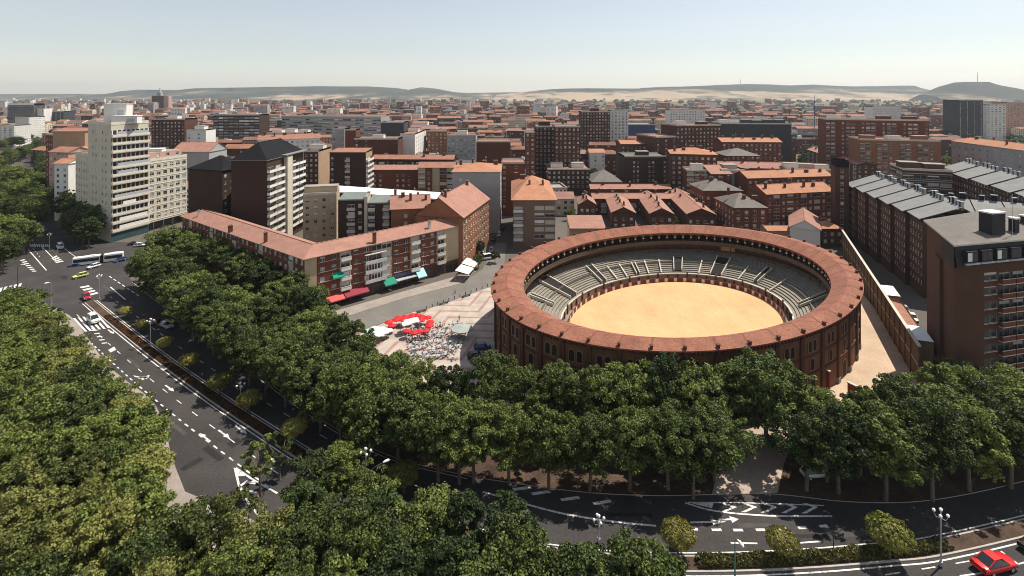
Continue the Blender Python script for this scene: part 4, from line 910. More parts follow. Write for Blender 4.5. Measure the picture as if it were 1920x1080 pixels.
T('lower orange brick wing of the huge red complex', 1612, 1764, 262, 338, 326, 20, 'bricko', 'flat', 'terra', W('bb.bbw.', bw=3.2, bal=WALL['bricko']), None, W('.', bw=3), hut=3)
T('long row of flats with terracotta roof along the side street', 1514, 1606, 286, 345, 275, 11, 'tan', 'gable', 'pink', None, None, W('ww.', bw=3), rise=2.2, chim=5) if False else T('long row of flats with a terracotta roof running towards the red complex', 1514, 1606, 280, 430, 335, 11, 'brickd', 'gable', 'pink', W('wb.', bw=3.4, bal=WALL['tan']), w0(), None, rise=2.2, chim=5, lmk='the diagonal roof row')
T('beige brick office with a silver plant box on its roof', 1692, 1786, 318, 245, 238, 18, 'brickd', 'flat', 'flat', W('W', bw=4.5, fh=3.4, cols='0', bands=1), Lf=W('W', bw=4, bands=1), cat='office', lmk='the silver box office', hut=2)
T('long grey flats with terracotta hipped roof by the park', 1784, 1990, 264, 352, 268, 14, 'grey', 'hip', 'orange', W('w.', bw=3.2), Lf=w0(), lmk='the terracotta row by the park', chim=9, rise=3)
T('grey white concrete tower in the park', 1636, 1690, 200, 760, 760, 18, 'white', 'flat', 'terra', W('w', bw=3.4, fh=3.2), cat='apartment tower', lmk='the park tower')
T('dark glass tower far right, left of its pale neighbours', 1798, 1843, 188, 700, 700, 26, 'dark', 'flat', 'flat', W('w.', bw=5, ww=1.1, wh=2.4, fh=3.2, frame=white), cat='apartment tower', lmk='the dark glass tower')
T('pale tower right of the dark glass tower', 1850, 1886, 196, 720, 720, 22, 'white', 'flat', 'flat', W('w', bw=5, ww=2.6), cat='apartment tower')
T('striped tower at the far right edge', 1888, 1930, 192, 740, 740, 22, 'pink', 'flat', 'flat', W('w', bw=5, ww=2.4), cat='apartment tower')
# left of the white corner block and behind it
T('modern white slab with a dark face at the far left', 14, 63, 197, 900, 900, 22, 'dark', 'flat', 'flat', W('w', bw=3.2, ww=2, frame=white), W('w', bw=4), cat='apartment tower', lmk='the white slab far left', fold=white, parapet=3)
T('white end of the modern slab at the far left', 63, 82, 204, 905, 908, 22, 'white', 'flat', 'flat', W('w', bw=3.6))
T('dark glass block with white fins behind the far left slab', 95, 119, 209, 930, 930, 24, 'dark', 'flat', 'flat', W('w.', bw=4, frame=white), cat='office')
T('white flats with terraces along the left avenue', 28, 54, 220, 690, 690, 24, 'white', 'flat', 'orange', w0(), w0())
T('grey and white flats at the left picture edge', -14, 27, 236, 640, 640, 22, 'white', 'flat', 'flat', W('b.', bw=3.6, bal=white), w0())
T('block with a big blank tan side wall left of the cream corner block', 99, 159, 246, 300, 300, 16, 'tan', 'gable', 'terra', None, None, rise=1.6, lmk='the blank tan wall')
T('red flats hugging the blank tan wall', 86, 99, 252, 305, 300, 16, 'brick', 'flat', 'terra', w0())
T('low houses with orange roofs below the blank tan wall', 92, 128, 284, 284, 280, 12, 'pink', 'gable', 'terra', w0(), cat='house', rise=2.4)
T('orange roofed house squeezed behind the cream corner block', 126, 158, 284, 290, 290, 11, 'brick', 'hip', 'orange', w0(), cat='house', rise=2.5)
T('small white house with pink roof on the left avenue', 102, 128, 306, 262, 262, 10, 'white', 'gable', 'orange', w0(), cat='house', rise=2)
T('brown flats behind the cream corner block', 284, 346, 224, 430, 430, 18, 'brickd', 'flat', 'terra', w0(), hut=1)
T('grey white gabled house backs behind the dark brick tower', 322, 392, 284, 320, 320, 20, 'grey', 'gable', 'pink', None, cat='house', rise=5)
T('white flats behind the dark brick towers', 350, 386, 244, 420, 420, 14, 'white', 'flat', 'flat', W('w.', bw=4), hut=1)
T('row of grey office strips in the middle distance', 528, 714, 218, 570, 545, 20, 'grey', 'flat', 'flat', W('W', bw=5, fh=3.6), cat='office', lmk='the striped offices')
T('brown office with black bands left of the striped offices', 400, 486, 216, 520, 520, 22, 'brickdd', 'flat', 'flat', W('W', bw=5), cat='office')
T('dark low block right of the striped offices', 714, 757, 230, 480, 480, 20, 'dark', 'flat', 'flat', None)
T('grey flats right of the reddish roofs', 622, 646, 242, 410, 410, 14, 'grey', 'flat', 'flat', W('w.', bw=3.5))
T('round cornered red brick block', 647, 667, 244, 395, 395, 12, 'brick', 'flat', 'terra', None)
T('wide white flats with reddish roofs left of the grey flats', 484, 600, 262, 345, 360, 16, 'white', 'gable', 'terra', w0(), rise=2.6, chim=6)
T('cream flats with open terraces above the white balcony tower', 500, 575, 250, 410, 410, 18, 'cream', 'flat', 'orange', w0(), hut=3)

# the slate roofed block on the right: stepped units facing the bullring
sl_pts = []
fa, fb = PX(1590, 230).xy, PX(1738, 162).xy
NU = 6; dv = (fb - fa); dl = dv.length; dv.normalize(); nv = Vector((dv.y, -dv.x))
if nv.x > 0: nv = -nv
for k in range(NU):
    p = fa + dv * dl * k / NU; q = fa + dv * dl * (k + 1) / NU
    sl_pts += [p, q + nv * 1.2]
slab_h = 24.6
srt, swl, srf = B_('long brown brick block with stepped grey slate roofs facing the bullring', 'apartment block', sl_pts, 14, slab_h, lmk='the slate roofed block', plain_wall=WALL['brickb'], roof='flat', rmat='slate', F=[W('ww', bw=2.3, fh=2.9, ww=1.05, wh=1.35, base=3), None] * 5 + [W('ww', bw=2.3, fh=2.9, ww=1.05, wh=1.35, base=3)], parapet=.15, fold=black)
def slate_unit(parent, o, p, q, dirn, dep, z, rise, chm):
    """One unit of slate roof: front slope, back slope, thin verges, and a row of chimneys behind the ridge."""
    m = MB(); e = (q - p).normalized(); a, b = p - dirn * .9, q - dirn * .9; c, d = q + dirn * dep, p + dirn * dep; f, g = q + dirn * dep * 1.7, p + dirn * dep * 1.7
    L = lambda v, zz: (v.x - o.x, v.y - o.y, zz)
    m.quad([L(a, z), L(b, z), L(c, z + rise), L(d, z + rise)], 0); m.quad([L(d, z + rise), L(c, z + rise), L(f, z + .4), L(g, z + .4)], 0)
    for (u, v, zu, zv) in ((a, b, z, z), (b, c, z, z + rise), (c, f, z + rise, z + .4), (d, a, z + rise, z), (g, d, z + .4, z + rise)): m.quad([L(v, zv), L(u, zu), L(u, zu - .28), L(v, zv - .28)], 1)
    r = m.build('slate_roof', [slate, slate2], parent)
    for i, t in enumerate(chm):
        w_ = p.lerp(q, t) + dirn * (dep + .5); cm = MB(); a_ = (.55, .8, .4)[i % 3]; h_ = (1.5, 1.9, 1.3)[i % 3]; cm.box(-a_, a_, -.4, .4, -1.2, h_, 0); cm.box(-a_ - .1, a_ + .1, -.5, .5, h_, h_ + .15, 1, True); cm.box(a_, a_ + .05, -.4, .4, -1.2, h_, 1)
        cm.build('chimney', [black, alu], r, (w_.x - o.x, w_.y - o.y, z + rise), math.atan2(e.y, e.x))
for k in range(NU):
    p, q = Vector(sl_pts[2 * k]), Vector(sl_pts[2 * k + 1]); p2 = p + dv * .6
    slate_unit(srt, Vector(sl_pts[0]), p, q, -nv, 10.5, slab_h + .35 + .05 * k, 4.4, (.2, .42, .62, .85))
# its far head, a little higher, facing us
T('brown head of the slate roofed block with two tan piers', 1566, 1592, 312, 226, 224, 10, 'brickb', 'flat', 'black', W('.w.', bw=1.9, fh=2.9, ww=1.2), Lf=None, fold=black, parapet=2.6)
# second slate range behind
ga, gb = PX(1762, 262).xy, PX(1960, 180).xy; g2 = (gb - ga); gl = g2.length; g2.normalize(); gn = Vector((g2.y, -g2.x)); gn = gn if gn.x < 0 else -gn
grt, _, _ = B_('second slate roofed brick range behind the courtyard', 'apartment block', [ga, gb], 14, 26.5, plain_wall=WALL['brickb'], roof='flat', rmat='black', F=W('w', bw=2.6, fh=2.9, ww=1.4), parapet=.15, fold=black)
for k in range(5):
    p, q = ga + g2 * gl * k / 5, ga + g2 * gl * (k + .97) / 5; slate_unit(grt, ga, p, q + gn * 1.2, -gn, 10, 26.8 + .05 * k, 4.4, (.15, .4, .65, .9))
ka, kb = PX(1772, 170).xy, PX(1960, 158).xy; k2 = (kb - ka); kl = k2.length; k2.normalize(); kn = Vector((-k2.y, k2.x))
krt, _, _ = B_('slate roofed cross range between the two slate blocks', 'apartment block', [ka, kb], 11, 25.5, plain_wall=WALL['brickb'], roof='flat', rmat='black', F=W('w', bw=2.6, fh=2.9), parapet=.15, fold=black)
for k in range(3):
    p, q = ka + k2 * kl * k / 3, ka + k2 * kl * (k + .96) / 3; slate_unit(krt, ka, p, q, kn, 7.5, 25.8 + .05 * k, 3.6, (.4, .8))

# dark brick block at the right edge
n0, n1, n2 = PX(1738, 126.5).xy, PX(1790, 106).xy, PX(2090, 117).xy
zN = 29.0
rng_ = random.Random(3)
nroot = tag(empty('apartment_block', (n0.x, n0.y, 0)), 'nearest dark brick block at the right edge with black mansard and grey roof', 'apartment block'); lm('the right edge block', (n1 + n0) / 2)
mb = MB(); z2 = Vector((0, 0)); q1, q2 = n1 - n0, n2 - n0
facade(mb, nroot, z2, q1, 0, zN + 4.5, None, rng_)
facade(mb, nroot, q1, q2, 0, zN, W('..WbbW.', bw=4.15, fh=3.05, base=3.2, bal=WALL['brick'], bd=.9, frame=alu, vars=[0, 0, 4, 1, 0]), rng_)
facade(mb, nroot, q2, q2 + Vector((-3, 22)), 0, zN, None, rng_); facade(mb, nroot, q2 + Vector((-3, 22)), z2, 0, zN, None, rng_)
d1 = q1.normalized(); nn1 = Vector((d1.y, -d1.x)); L1 = q1.length
for t in (.36, .4, .62): # vertical channels and pier on the blank side
    a, b = q1 * t, q1 * (t + .022); mb.quad([(*(a + nn1 * .02), 0), (*(b + nn1 * .02), 0), (*(b + nn1 * .02), zN + 1), (*(a + nn1 * .02), zN + 1)], 1)
a, b = q1 * .40, q1 * .6
for (u, v) in ((a, b),):
    mb.quad([(*(u + nn1 * .5), 0), (*(v + nn1 * .5), 0), (*(v + nn1 * .5), zN - 1), (*(u + nn1 * .5), zN - 1)], 0); mb.quad([(*v, 0), (*(v + nn1 * .5), 0), (*(v + nn1 * .5), zN - 1), (*v, zN - 1)], 0); mb.quad([(*(u + nn1 * .5), 0), (*u, 0), (*u, zN - 1), (*(u + nn1 * .5), zN - 1)], 0); mb.quad([(*(u + nn1 * .5), zN - 1), (*(v + nn1 * .5), zN - 1), (*v, zN - 1), (*u, zN - 1)], 0)
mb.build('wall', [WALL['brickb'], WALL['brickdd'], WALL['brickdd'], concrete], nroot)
# mansard storey and roof
mans = mat('mansard_black', (.018, .018, .024), .6, .2, .4)
d2 = (q2 - q1).normalized(); n2v = Vector((d2.y, -d2.x)); Lf2 = (q2 - q1).length
m = MB(); m.quad([(*(q1 + n2v * .5), zN + .01), (*(q2 + n2v * .5), zN + .01), (*(q2 - n2v * .2), zN + 4.6), (*(q1 - n2v * .2), zN + 4.6)], 0); m.quad([(*q1, zN - .05), (*q2, zN - .05), (*(q2 + n2v * .5), zN + .01), (*(q1 + n2v * .5), zN + .01)], 0)
m.quad([(*(q1 * .55), zN - .6), (*(q1 + nn1 * .1), zN - .6), (*(q1 + nn1 * .1), zN + 4.6), (*(q1 * .55 + nn1 * .1), zN + 4.6)], 0)
mo = m.build('mansard', mans, nroot)
for k in range(8):
    u = 3.5 + k * 4.1; p = q1 + d2 * u + n2v * .9; wm_ = MB(); wm_.box(-1.5, 1.5, -.1, 1.2, 0, 2.4, 0, True); wm_.box(-1.9, 1.9, -.35, .1, -.35, -.05, 2, True); wm_.quad([(-1.3, -.11, .3), (-.1, -.11, .3), (-.1, -.11, 2.1), (-1.3, -.11, 2.1)], 1 if k % 2 else 3); wm_.quad([(.1, -.11, .3), (1.3, -.11, .3), (1.3, -.11, 2.1), (.1, -.11, 2.1)], 1)
    wm_.build('dormer', [mans, glass, alu, white_pvc], mo, (p.x, p.y, zN + .9), math.atan2(d2.y, d2.x))
m = MB(); ze = zN + 4.7; inn = q2 + Vector((-3, 24)); r0, r1, r2 = z2 + Vector((-.6, .4)), q1 + Vector((-.6, -.6)), q2 + Vector((.2, -.8))
rg0, rg1 = z2 + Vector((12, -1.5)), q2 + Vector((-2, 11))
m.quad([(*r0, ze), (*r1, ze), (*rg0, ze + 2.6)], 0); m.quad([(*r1, ze), (*r2, ze), (*rg1, ze + 2.6), (*rg0, ze + 2.6)], 0); m.quad([(*r2, ze), (*inn, ze), (*rg1, ze + 2.6)], 0); m.quad([(*inn, ze), (*r0, ze), (*rg0, ze + 2.6), (*rg1, ze + 2.6)], 0)
for a, b in ((r0, r1), (r1, r2)): m.quad([(*a, ze - .3), (*b, ze - .3), (*b, ze), (*a, ze)], 1)
nro = m.build('roof', [slate2, concrete_w], nroot)
for (px, py, wd, dp, hh) in ((1860, 432, 4.0, 2.6, 5.2), (1901, 430, 1.3, 1.3, 3.6), (1925, 420, 2, 1.5, 3.0)):
    p = G(px, py, ze + 1.2); m = MB(); m.box(-wd / 2, wd / 2, -dp / 2, dp / 2, -1.5, hh - 1, 0); m.box(-wd / 2 - .15, wd / 2 + .15, -dp / 2 - .15, dp / 2 + .15, hh - 1, hh - .7, 1, True)
    m.build('chimney', [mans, WALL['white']], nro, (p.x - n0.x, p.y - n0.y, ze + 1), .25)
m = MB(); p = G(1898, 436, ze + 1); m.tube([(0, 0, -1), (0, 0, 8.5)], .05, 5)
for z in (5, 6.2, 7.4): m.tube([(-.7, 0, z), (.7, 0, z)], .03, 4)
m.build('antenna', steel, nro, (p.x - n0.x, p.y - n0.y, ze + 1))
FOOT.append([n0, n1, n2, n2 + Vector((-3, 24))])

# ------------------------------------------------------------------ walls and gates round the lot
wa, wb2 = G(1578, 470).xy, G(1722, 722).xy
wd2 = (wb2 - wa); wl_ = wd2.length; wd2.normalize(); wn = Vector((-wd2.y, wd2.x)); wn = wn if wn.x < 0 else -wn
m = MB(); rz = math.atan2(wd2.y, wd2.x)
def wq(u, v, z): p = wd2 * u - wn * v; return (p.x, p.y, z)
hw = 8.6
m.quad([wq(0, 0, 0), wq(wl_, 0, 0), wq(wl_, 0, hw), wq(0, 0, hw)]); m.quad([wq(0, .5, hw), wq(wl_, .5, hw), wq(wl_, .5, 0), wq(0, .5, 0)]); m.quad([wq(wl_, 0, 0), wq(wl_, .5, 0), wq(wl_, .5, hw), wq(wl_, 0, hw)])
yw = tag(m.build('boundary_wall', [mat('wall_ochre', (.16, .098, .055), .9, .22, .3, fine=.12)], None, (wa.x, wa.y, 0)), 'tall ochre yard wall with pilasters along the pale dirt lot', 'wall'); lm('the ochre yard wall', (wa + wb2) / 2)
pme2 = MB(); pme2.box(-.3, .3, -.22, 0, 0, hw - .5); pme2 = pme2.mesh('pilaster', ring_brick)
for k in range(int(wl_ / 5)): p = wd2 * (2.5 + 5 * k) + wn * .0; link('pilaster', pme2, yw, (p.x, p.y, 0), rz + (math.pi if (Vector((math.sin(rz), -math.cos(rz)))).dot(wn) < 0 else 0))
m = MB()
for (va, vb, za, zb) in ((-.12, .6, hw, hw + .18), (-.1, 0, hw * .5, hw * .5 + .2)):
    q = [wq(0, va, za), wq(wl_, va, za), wq(wl_, vb, za), wq(0, vb, za)]; t = [(a, b, zb) for a, b, _ in q]
    m.quad(t); m.quad([q[0], q[1], t[1], t[0]]); m.quad([q[1], q[2], t[2], t[1]]); m.quad([q[2], q[3], t[3], t[2]])
m.build('coping', concrete_w, yw)
# lean-to behind the wall
for (ya, yb, lab, rm_) in ((.60, .68, 'small shed with pale flat roof leaning on the yard wall', 'white'), (.70, .86, 'long low shed with reddish roof behind the yard wall', 'terra'), (.87, .95, 'pale flat roofed shed where the yard wall meets the dark brick block', 'white')):
    a, b = wa + wd2 * wl_ * ya - wn * .7, wa + wd2 * wl_ * yb - wn * .7
    bldg('shed', lab, 'shed', [a, b], 3.4, hw - 1.3 + (0 if rm_ == 'terra' else .6), wall='tan', roof='shed', rmat=rm_, rise=-.5 if rm_ == 'terra' else .2, oh=.1)
def gate(p, q, h, lab):
    d = (q - p); L = d.length; rz = math.atan2(d.y, d.x); m = MB(); m.box(0, L, -.2, .2, 0, h)
    g = tag(m.build('gate_wall', mat('oxblood_paint', (.22, .035, .03), .8, .15, .3), None, (p.x, p.y, 0), rz), lab, 'wall'); c = MB(); c.box(-.1, L + .1, -.3, .3, h, h + .2, 0, True); c.build('coping', concrete_w, g)
gate(G(1470, 690).xy, G(1556, 735).xy, 4.4, 'oxblood red yard wall with white coping against the bullring')
gate(G(1590, 745).xy, G(1650, 775).xy, 3.2, 'short oxblood red wall among the trees at the end of the dirt lot')

# ------------------------------------------------------------------ trees
def leaf_mat(name, a, b, objv=.3):
    m = bpy.data.materials.new(name); t, bs = nodes(m); N, L = t.nodes, t.links
    oi = N.new('ShaderNodeObjectInfo'); g = N.new('ShaderNodeNewGeometry')
    n = N.new('ShaderNodeTexNoise'); n.inputs['Scale'].default_value = .55; n.inputs['Detail'].default_value = 5; L.new(g.outputs['Position'], n.inputs['Vector'])
    ri = N.new('ShaderNodeMath'); ri.operation = 'ADD'; L.new(n.outputs[0], ri.inputs[0])
    rs = N.new('ShaderNodeMapRange'); rs.inputs[3].default_value = -objv; rs.inputs[4].default_value = objv; L.new(oi.outputs['Random'], rs.inputs[0]); L.new(rs.outputs[0], ri.inputs[1])
    ra = N.new('ShaderNodeMath'); ra.operation = 'ADD'; rp = N.new('ShaderNodeMapRange'); rp.inputs[3].default_value = -.28; rp.inputs[4].default_value = .28; L.new(g.outputs['Random Per Island'], rp.inputs[0]); L.new(ri.outputs[0], ra.inputs[0]); L.new(rp.outputs[0], ra.inputs[1])
    cr = N.new('ShaderNodeValToRGB'); e = cr.color_ramp.elements; e[0].position = .2; e[0].color = (*a, 1); e[1].position = .85; e[1].color = (*b, 1); L.new(ra.outputs[0], cr.inputs[0])
    L.new(cr.outputs[0], bs.inputs['Base Color']); bs.inputs['Roughness'].default_value = .6; bs.inputs['Specular IOR Level'].default_value = .25
    tr = N.new('ShaderNodeBsdfTranslucent'); L.new(cr.outputs[0], tr.inputs[0]); mx = N.new('ShaderNodeMixShader'); mx.inputs[0].default_value = .22
    L.new(bs.outputs[0], mx.inputs[1]); L.new(tr.outputs[0], mx.inputs[2]); L.new(mx.outputs[0], t.nodes['Material Output'].inputs[0]); return m
leaf_a = leaf_mat('leaves_plane_tree', (.026, .045, .010), (.21, .25, .055)); leaf_y = leaf_mat('leaves_yellowish', (.05, .065, .015), (.285, .285, .075)); leaf_d = leaf_mat('leaves_dark', (.018, .034, .009), (.125, .165, .036))
leaf_s = leaf_mat('leaves_clipped', (.16, .15, .03), (.50, .44, .12))
bark = mat('bark', (.16, .125, .09), .95, .3, 1.5)
def crown_mesh(seed, mt, R=5.0, Hc=4.6, zc=8.6, clumps=135, per=105, leaf=.285, gap=.0):
    rg = np.random.default_rng(seed); V = []; F = []; k = 0
    for c in range(clumps):
        u = rg.normal(size=3); u /= np.linalg.norm(u); rr = rg.uniform(.35, 1.0) ** .6; lob = 1 + .26 * math.sin(3 * math.atan2(u[1], u[0]) + seed) + .12 * math.sin(5 * math.atan2(u[1], u[0]) + 2 * seed)
        cx = np.array([u[0] * R * rr * lob, u[1] * R * rr * lob, zc + u[2] * Hc * rr * (1 if u[2] > 0 else 1.02)]); cr = R * rg.uniform(.10, .235)
        d = rg.normal(size=(per, 3)); d /= np.linalg.norm(d, axis=1)[:, None]; d[:, 2] = np.where(d[:, 2] < -.3, -d[:, 2] * .6, d[:, 2])
        p = cx + d * cr * rg.uniform(.55, 1.08, size=(per, 1)) * np.array([1, 1, .8])
        nrm = d * .8 + rg.normal(size=(per, 3)) * .55 + np.array([0, 0, .35]); nrm /= np.linalg.norm(nrm, axis=1)[:, None]
        t = np.cross(nrm, rg.normal(size=(per, 3))); t /= np.linalg.norm(t, axis=1)[:, None]; b = np.cross(nrm, t)
        s = leaf * rg.uniform(.6, 1.25, size=(per, 1))
        q = np.stack([p + t * s * .75, p + b * s * .5 + nrm * s * .12, p - t * s * .75, p - b * s * .5 + nrm * s * .12], 1)
        V.append(q.reshape(-1, 3)); F += [(k + 4 * i, k + 4 * i + 1, k + 4 * i + 2, k + 4 * i + 3) for i in range(per)]; k += 4 * per
    me = bpy.data.meshes.new('crown'); me.from_pydata(np.concatenate(V).tolist(), [], F); me.materials.append(mt); me.update(); return me
def dome_mesh(seed, mt, R=2.25, Hc=1.2, zc=2.9, n=3600, leaf=.19):
    rg = np.random.default_rng(seed); d = rg.normal(size=(n, 3)); d /= np.linalg.norm(d, axis=1)[:, None]
    ph = np.arctan2(d[:, 1], d[:, 0]); rr = (1 + .07 * np.sin(5 * ph + seed) * np.cos(4 * d[:, 2]) + .06 * np.sin(9 * ph + 2 * seed + 6 * d[:, 2]))[:, None] * rg.uniform(.72, 1.04, size=(n, 1)) ** .5
    p = np.array([0, 0, zc]) + d * rr * np.array([R, R, Hc]); nrm = d + rg.normal(size=(n, 3)) * .5; nrm /= np.linalg.norm(nrm, axis=1)[:, None]
    t = np.cross(nrm, rg.normal(size=(n, 3))); t /= np.linalg.norm(t, axis=1)[:, None]; b = np.cross(nrm, t); s = leaf * rg.uniform(.6, 1.3, size=(n, 1))
    q = np.stack([p + t * s * .7, p + b * s * .5, p - t * s * .7, p - b * s * .5], 1).reshape(-1, 3)
    me = bpy.data.meshes.new('crown'); me.from_pydata(q.tolist(), [], [(4 * i, 4 * i + 1, 4 * i + 2, 4 * i + 3) for i in range(n)]); me.materials.append(mt); me.update(); return me
def trunk_mesh(seed, h=6.0, r=.28):
    rg = random.Random(seed); m = MB(); top = Vector((rg.uniform(-.3, .3), rg.uniform(-.3, .3), h)); m.tube([(0, 0, -.1), (top.x * .4, top.y * .4, h * .5), tuple(top)], [r * 1.15, r, r * .75], 8)
    for k in range(6):
        a = TAU * k / 6 + rg.uniform(-.4, .4); L = rg.uniform(2.6, 4.0); z0 = h * rg.uniform(.72, .98); e = Vector((math.cos(a) * L, math.sin(a) * L, z0 + rg.uniform(1.6, 3.8))); b0 = Vector((top.x * z0 / h, top.y * z0 / h, z0))
        m.tube([b0, b0.lerp(e, .5) + Vector((0, 0, -.25)), e], [r * .5, r * .36, r * .12], 6)
    return m.mesh('trunk', bark, True)
TREES = {}
def proto_tree(key, crown, trunk): TREES[key] = (crown, trunk)
for k in range(5): proto_tree(('a', k), crown_mesh(10 + k, leaf_a, R=(5, 4.5, 5.4, 4.8, 5.2)[k], Hc=(4.6, 5.2, 4.2, 4.9, 4.4)[k], leaf=(.28, .24, .32, .26, .3)[k]), trunk_mesh(k))
for k in range(3): proto_tree(('y', k), crown_mesh(30 + k, leaf_y, R=(5.2, 4.6, 5)[k], leaf=(.25, .3, .27)[k]), trunk_mesh(20 + k))
for k in range(3): proto_tree(('d', k), crown_mesh(50 + k, leaf_d, R=(5, 5.3, 4.6)[k], Hc=(4.7, 4.3, 5.2)[k], leaf=(.3, .26, .28)[k]), trunk_mesh(30 + k))
proto_tree(('t', 0), crown_mesh(70, leaf_a, R=2.6, Hc=3.6, zc=6.4, clumps=20, per=110, leaf=.36), trunk_mesh(40, 4.5, .18))
proto_tree(('t', 1), crown_mesh(71, leaf_d, R=2.4, Hc=3.8, zc=6.4, clumps=18, per=110, leaf=.36), trunk_mesh(41, 4.5, .18))
def tree(p, kind, k, s, label, group, cat='tree', name='plane_tree', sz=1.0):
    cr, tr = TREES[(kind, k)]; r = empty(name, (p.x, p.y, 0), random.uniform(0, TAU)); r.scale = (s * random.uniform(.92, 1.08), s * random.uniform(.92, 1.08), s * sz)
    tag(r, label, cat, group); link('crown', cr, r); link('trunk', tr, r); return r
TD = []
def tp(px, py, s=1.0, kind='a', sz=1.0): TD.append((px, py, s, kind, sz))
def along(pts, step, jit, kinds, smin, smax, zc=8.6):
    P = [G(x, y, zc).xy for x, y in pts]; path = [P[0]]
    for a, b in zip(P, P[1:]):
        n = max(1, int((b - a).length / .5))
        for k in range(1, n + 1): path.append(a.lerp(b, k / n))
    i = 0
    while i < len(path):
        s = random.uniform(smin, smax); q = path[i] + Vector((random.uniform(-jit, jit), random.uniform(-jit, jit))); TD.append((q, None, s, random.choice(kinds), random.uniform(.92, 1.08))); i += int(step * s / .5)
# the median's landmarks first, so trees can be told apart by them
SH = [(236, 582, .75), (268, 606, .8), (309, 641, .85), (355, 674, .95), (412, 714, 1.05), (467, 747, 1.05), (553, 800, 1.0), (648, 850, 1.1), (757, 888, 1.1), (1272, 1000, 1.05), (1467, 1014, .95), (1668, 998, 1.25)]
ordn = ['farthest', 'second', 'third', 'fourth', 'fifth', 'sixth', 'seventh', 'eighth', 'ninth']
scm = [dome_mesh(80 + k, leaf_s if k < 2 else leaf_mat('leaves_round_green', (.075, .085, .016), (.25, .25, .055))) for k in range(3)]
stm = trunk_mesh(90, 2.4, .1)
stm2 = MB(); stm2.tube([(0, 0, 0), (.05, 0, 1.2), (0, .05, 2.6)], [.13, .1, .07], 6); stm2 = stm2.mesh('trunk', bark)
for i, (px, py, s) in enumerate(SH):
    p = G(px, py, 3.0 * s); r = empty('round_shrub_tree', (p.x, p.y, .15), random.uniform(0, 6)); r.scale = (s, s, s)
    lab = (f'{ordn[i]} clipped round shrub tree from the junction on the long median' if i < 9 else ['pale yellow round shrub tree half hidden by the bottom trees', 'small round shrub tree on the hedged median by the chevrons', 'wide dark green round shrub tree at the right end of the hedge'][i - 9])
    tag(r, lab, 'shrub', 'clipped shrubs on the median'); link('crown', scm[(0, 1, 0, 1, 2, 0, 1, 1, 2, 0, 1, 2)[i]], r); link('trunk', stm2, r)
    lm(['the farthest shrub', 'the second shrub', 'the third shrub', 'the fourth shrub', 'the fifth shrub', 'the sixth shrub', 'the seventh shrub', 'the eighth shrub', 'the ninth shrub', 'the yellow shrub', 'the small shrub', 'the wide shrub'][i], p)
lm('the bus junction', G(180, 490)); lm('the red car', G(1865, 1066)); lm('the painted arrow island', G(460, 910)); lm('the chevrons', G(1430, 955)); lm('the cafe umbrellas', G(770, 610)); lm('the dirt lot', G(1640, 680)); lm('the white van', G(174, 605)); lm('the entrance path', G(1400, 870))

along([(295, 452), (340, 452), (420, 482), (500, 520), (570, 570), (630, 628), (690, 680), (760, 712), (850, 738)], 6.6, .8, 'aaad', .9, 1.05)
along([(318, 446), (400, 470), (480, 498), (560, 545), (600, 585)], 7.0, .7, 'aad', .85, 1.0)
along([(272, 494), (340, 556), (450, 632), (560, 702), (680, 765), (790, 802), (890, 815)], 6.6, .8, 'aaaad', .95, 1.08)
along([(300, 490), (420, 560), (540, 640), (640, 705), (750, 755), (860, 775)], 7.0, .9, 'aad', .9, 1.05)
along([(905, 735), (1000, 735), (1100, 755), (1200, 745), (1300, 725), (1350, 715)], 7.0, .8, 'aad', .85, 1.1)
along([(870, 805), (960, 815), (1060, 820), (1170, 825), (1280, 815), (1345, 800)], 7.5, .8, 'ad', .92, 1.05)
tp(1436, 722, 1.28, 'd'); tp(1385, 735, 1.15, 'd'); tp(1325, 735, 1.12, 'a'); tp(1487, 745, 1.0, 'a'); tp(1535, 772, .85, 'a'); tp(1160, 745, 1.0, 'a'); tp(1050, 740, .95, 'a'); tp(1240, 750, 1.08, 'd'); tp(1290, 760, 1.05, 'a'); tp(930, 700, .85, 'a'); tp(1300, 840, .95, 'd')
along([(1612, 800), (1690, 775), (1765, 745), (1860, 745), (1960, 750)], 8.5, .6, 'dad', .95, 1.1)
along([(1575, 830), (1660, 836), (1750, 834), (1840, 822), (1960, 800)], 6.6, .5, 'dad', 1.02, 1.18); along([(1640, 800), (1740, 790), (1850, 780), (1960, 770)], 7, .6, 'ad', 1.0, 1.15)
tp(1512, 828, .95, 'd'); tp(1550, 818, .9, 'a')
tp(1800, 712, .9, 'd'); tp(1880, 722, .9, 'd')
# far avenue, top left
along([(5, 268), (40, 258), (78, 250)], 9, 1.5, 'ad', .9, 1.1); along([(-5, 300), (25, 290), (60, 278)], 9, 1.5, 'ad', .9, 1.1); along([(86, 262), (80, 300), (84, 320)], 9, 1.5, 'ad', .8, 1.0)
along([(-20, 325), (40, 340), (85, 352)], 7.5, 1, 'ad', 1.1, 1.3); along([(-20, 352), (30, 362), (85, 378)], 7.5, 1, 'aad', 1.1, 1.3); along([(-20, 385), (30, 395), (70, 405)], 7.5, 1, 'aad', 1.05, 1.25); along([(-10, 420), (20, 432), (44, 438)], 7.5, 1, 'a', 1.0, 1.15); along([(-10, 455), (8, 470)], 7, .5, 'a', .95, 1.05)
along([(105, 372), (135, 388), (168, 405), (188, 418)], 6.5, .6, 'd', 1.05, 1.2); along([(112, 345), (150, 378)], 7, .8, 'd', .95, 1.1); along([(135, 415), (170, 428)], 7, .5, 'd', .9, 1.05)
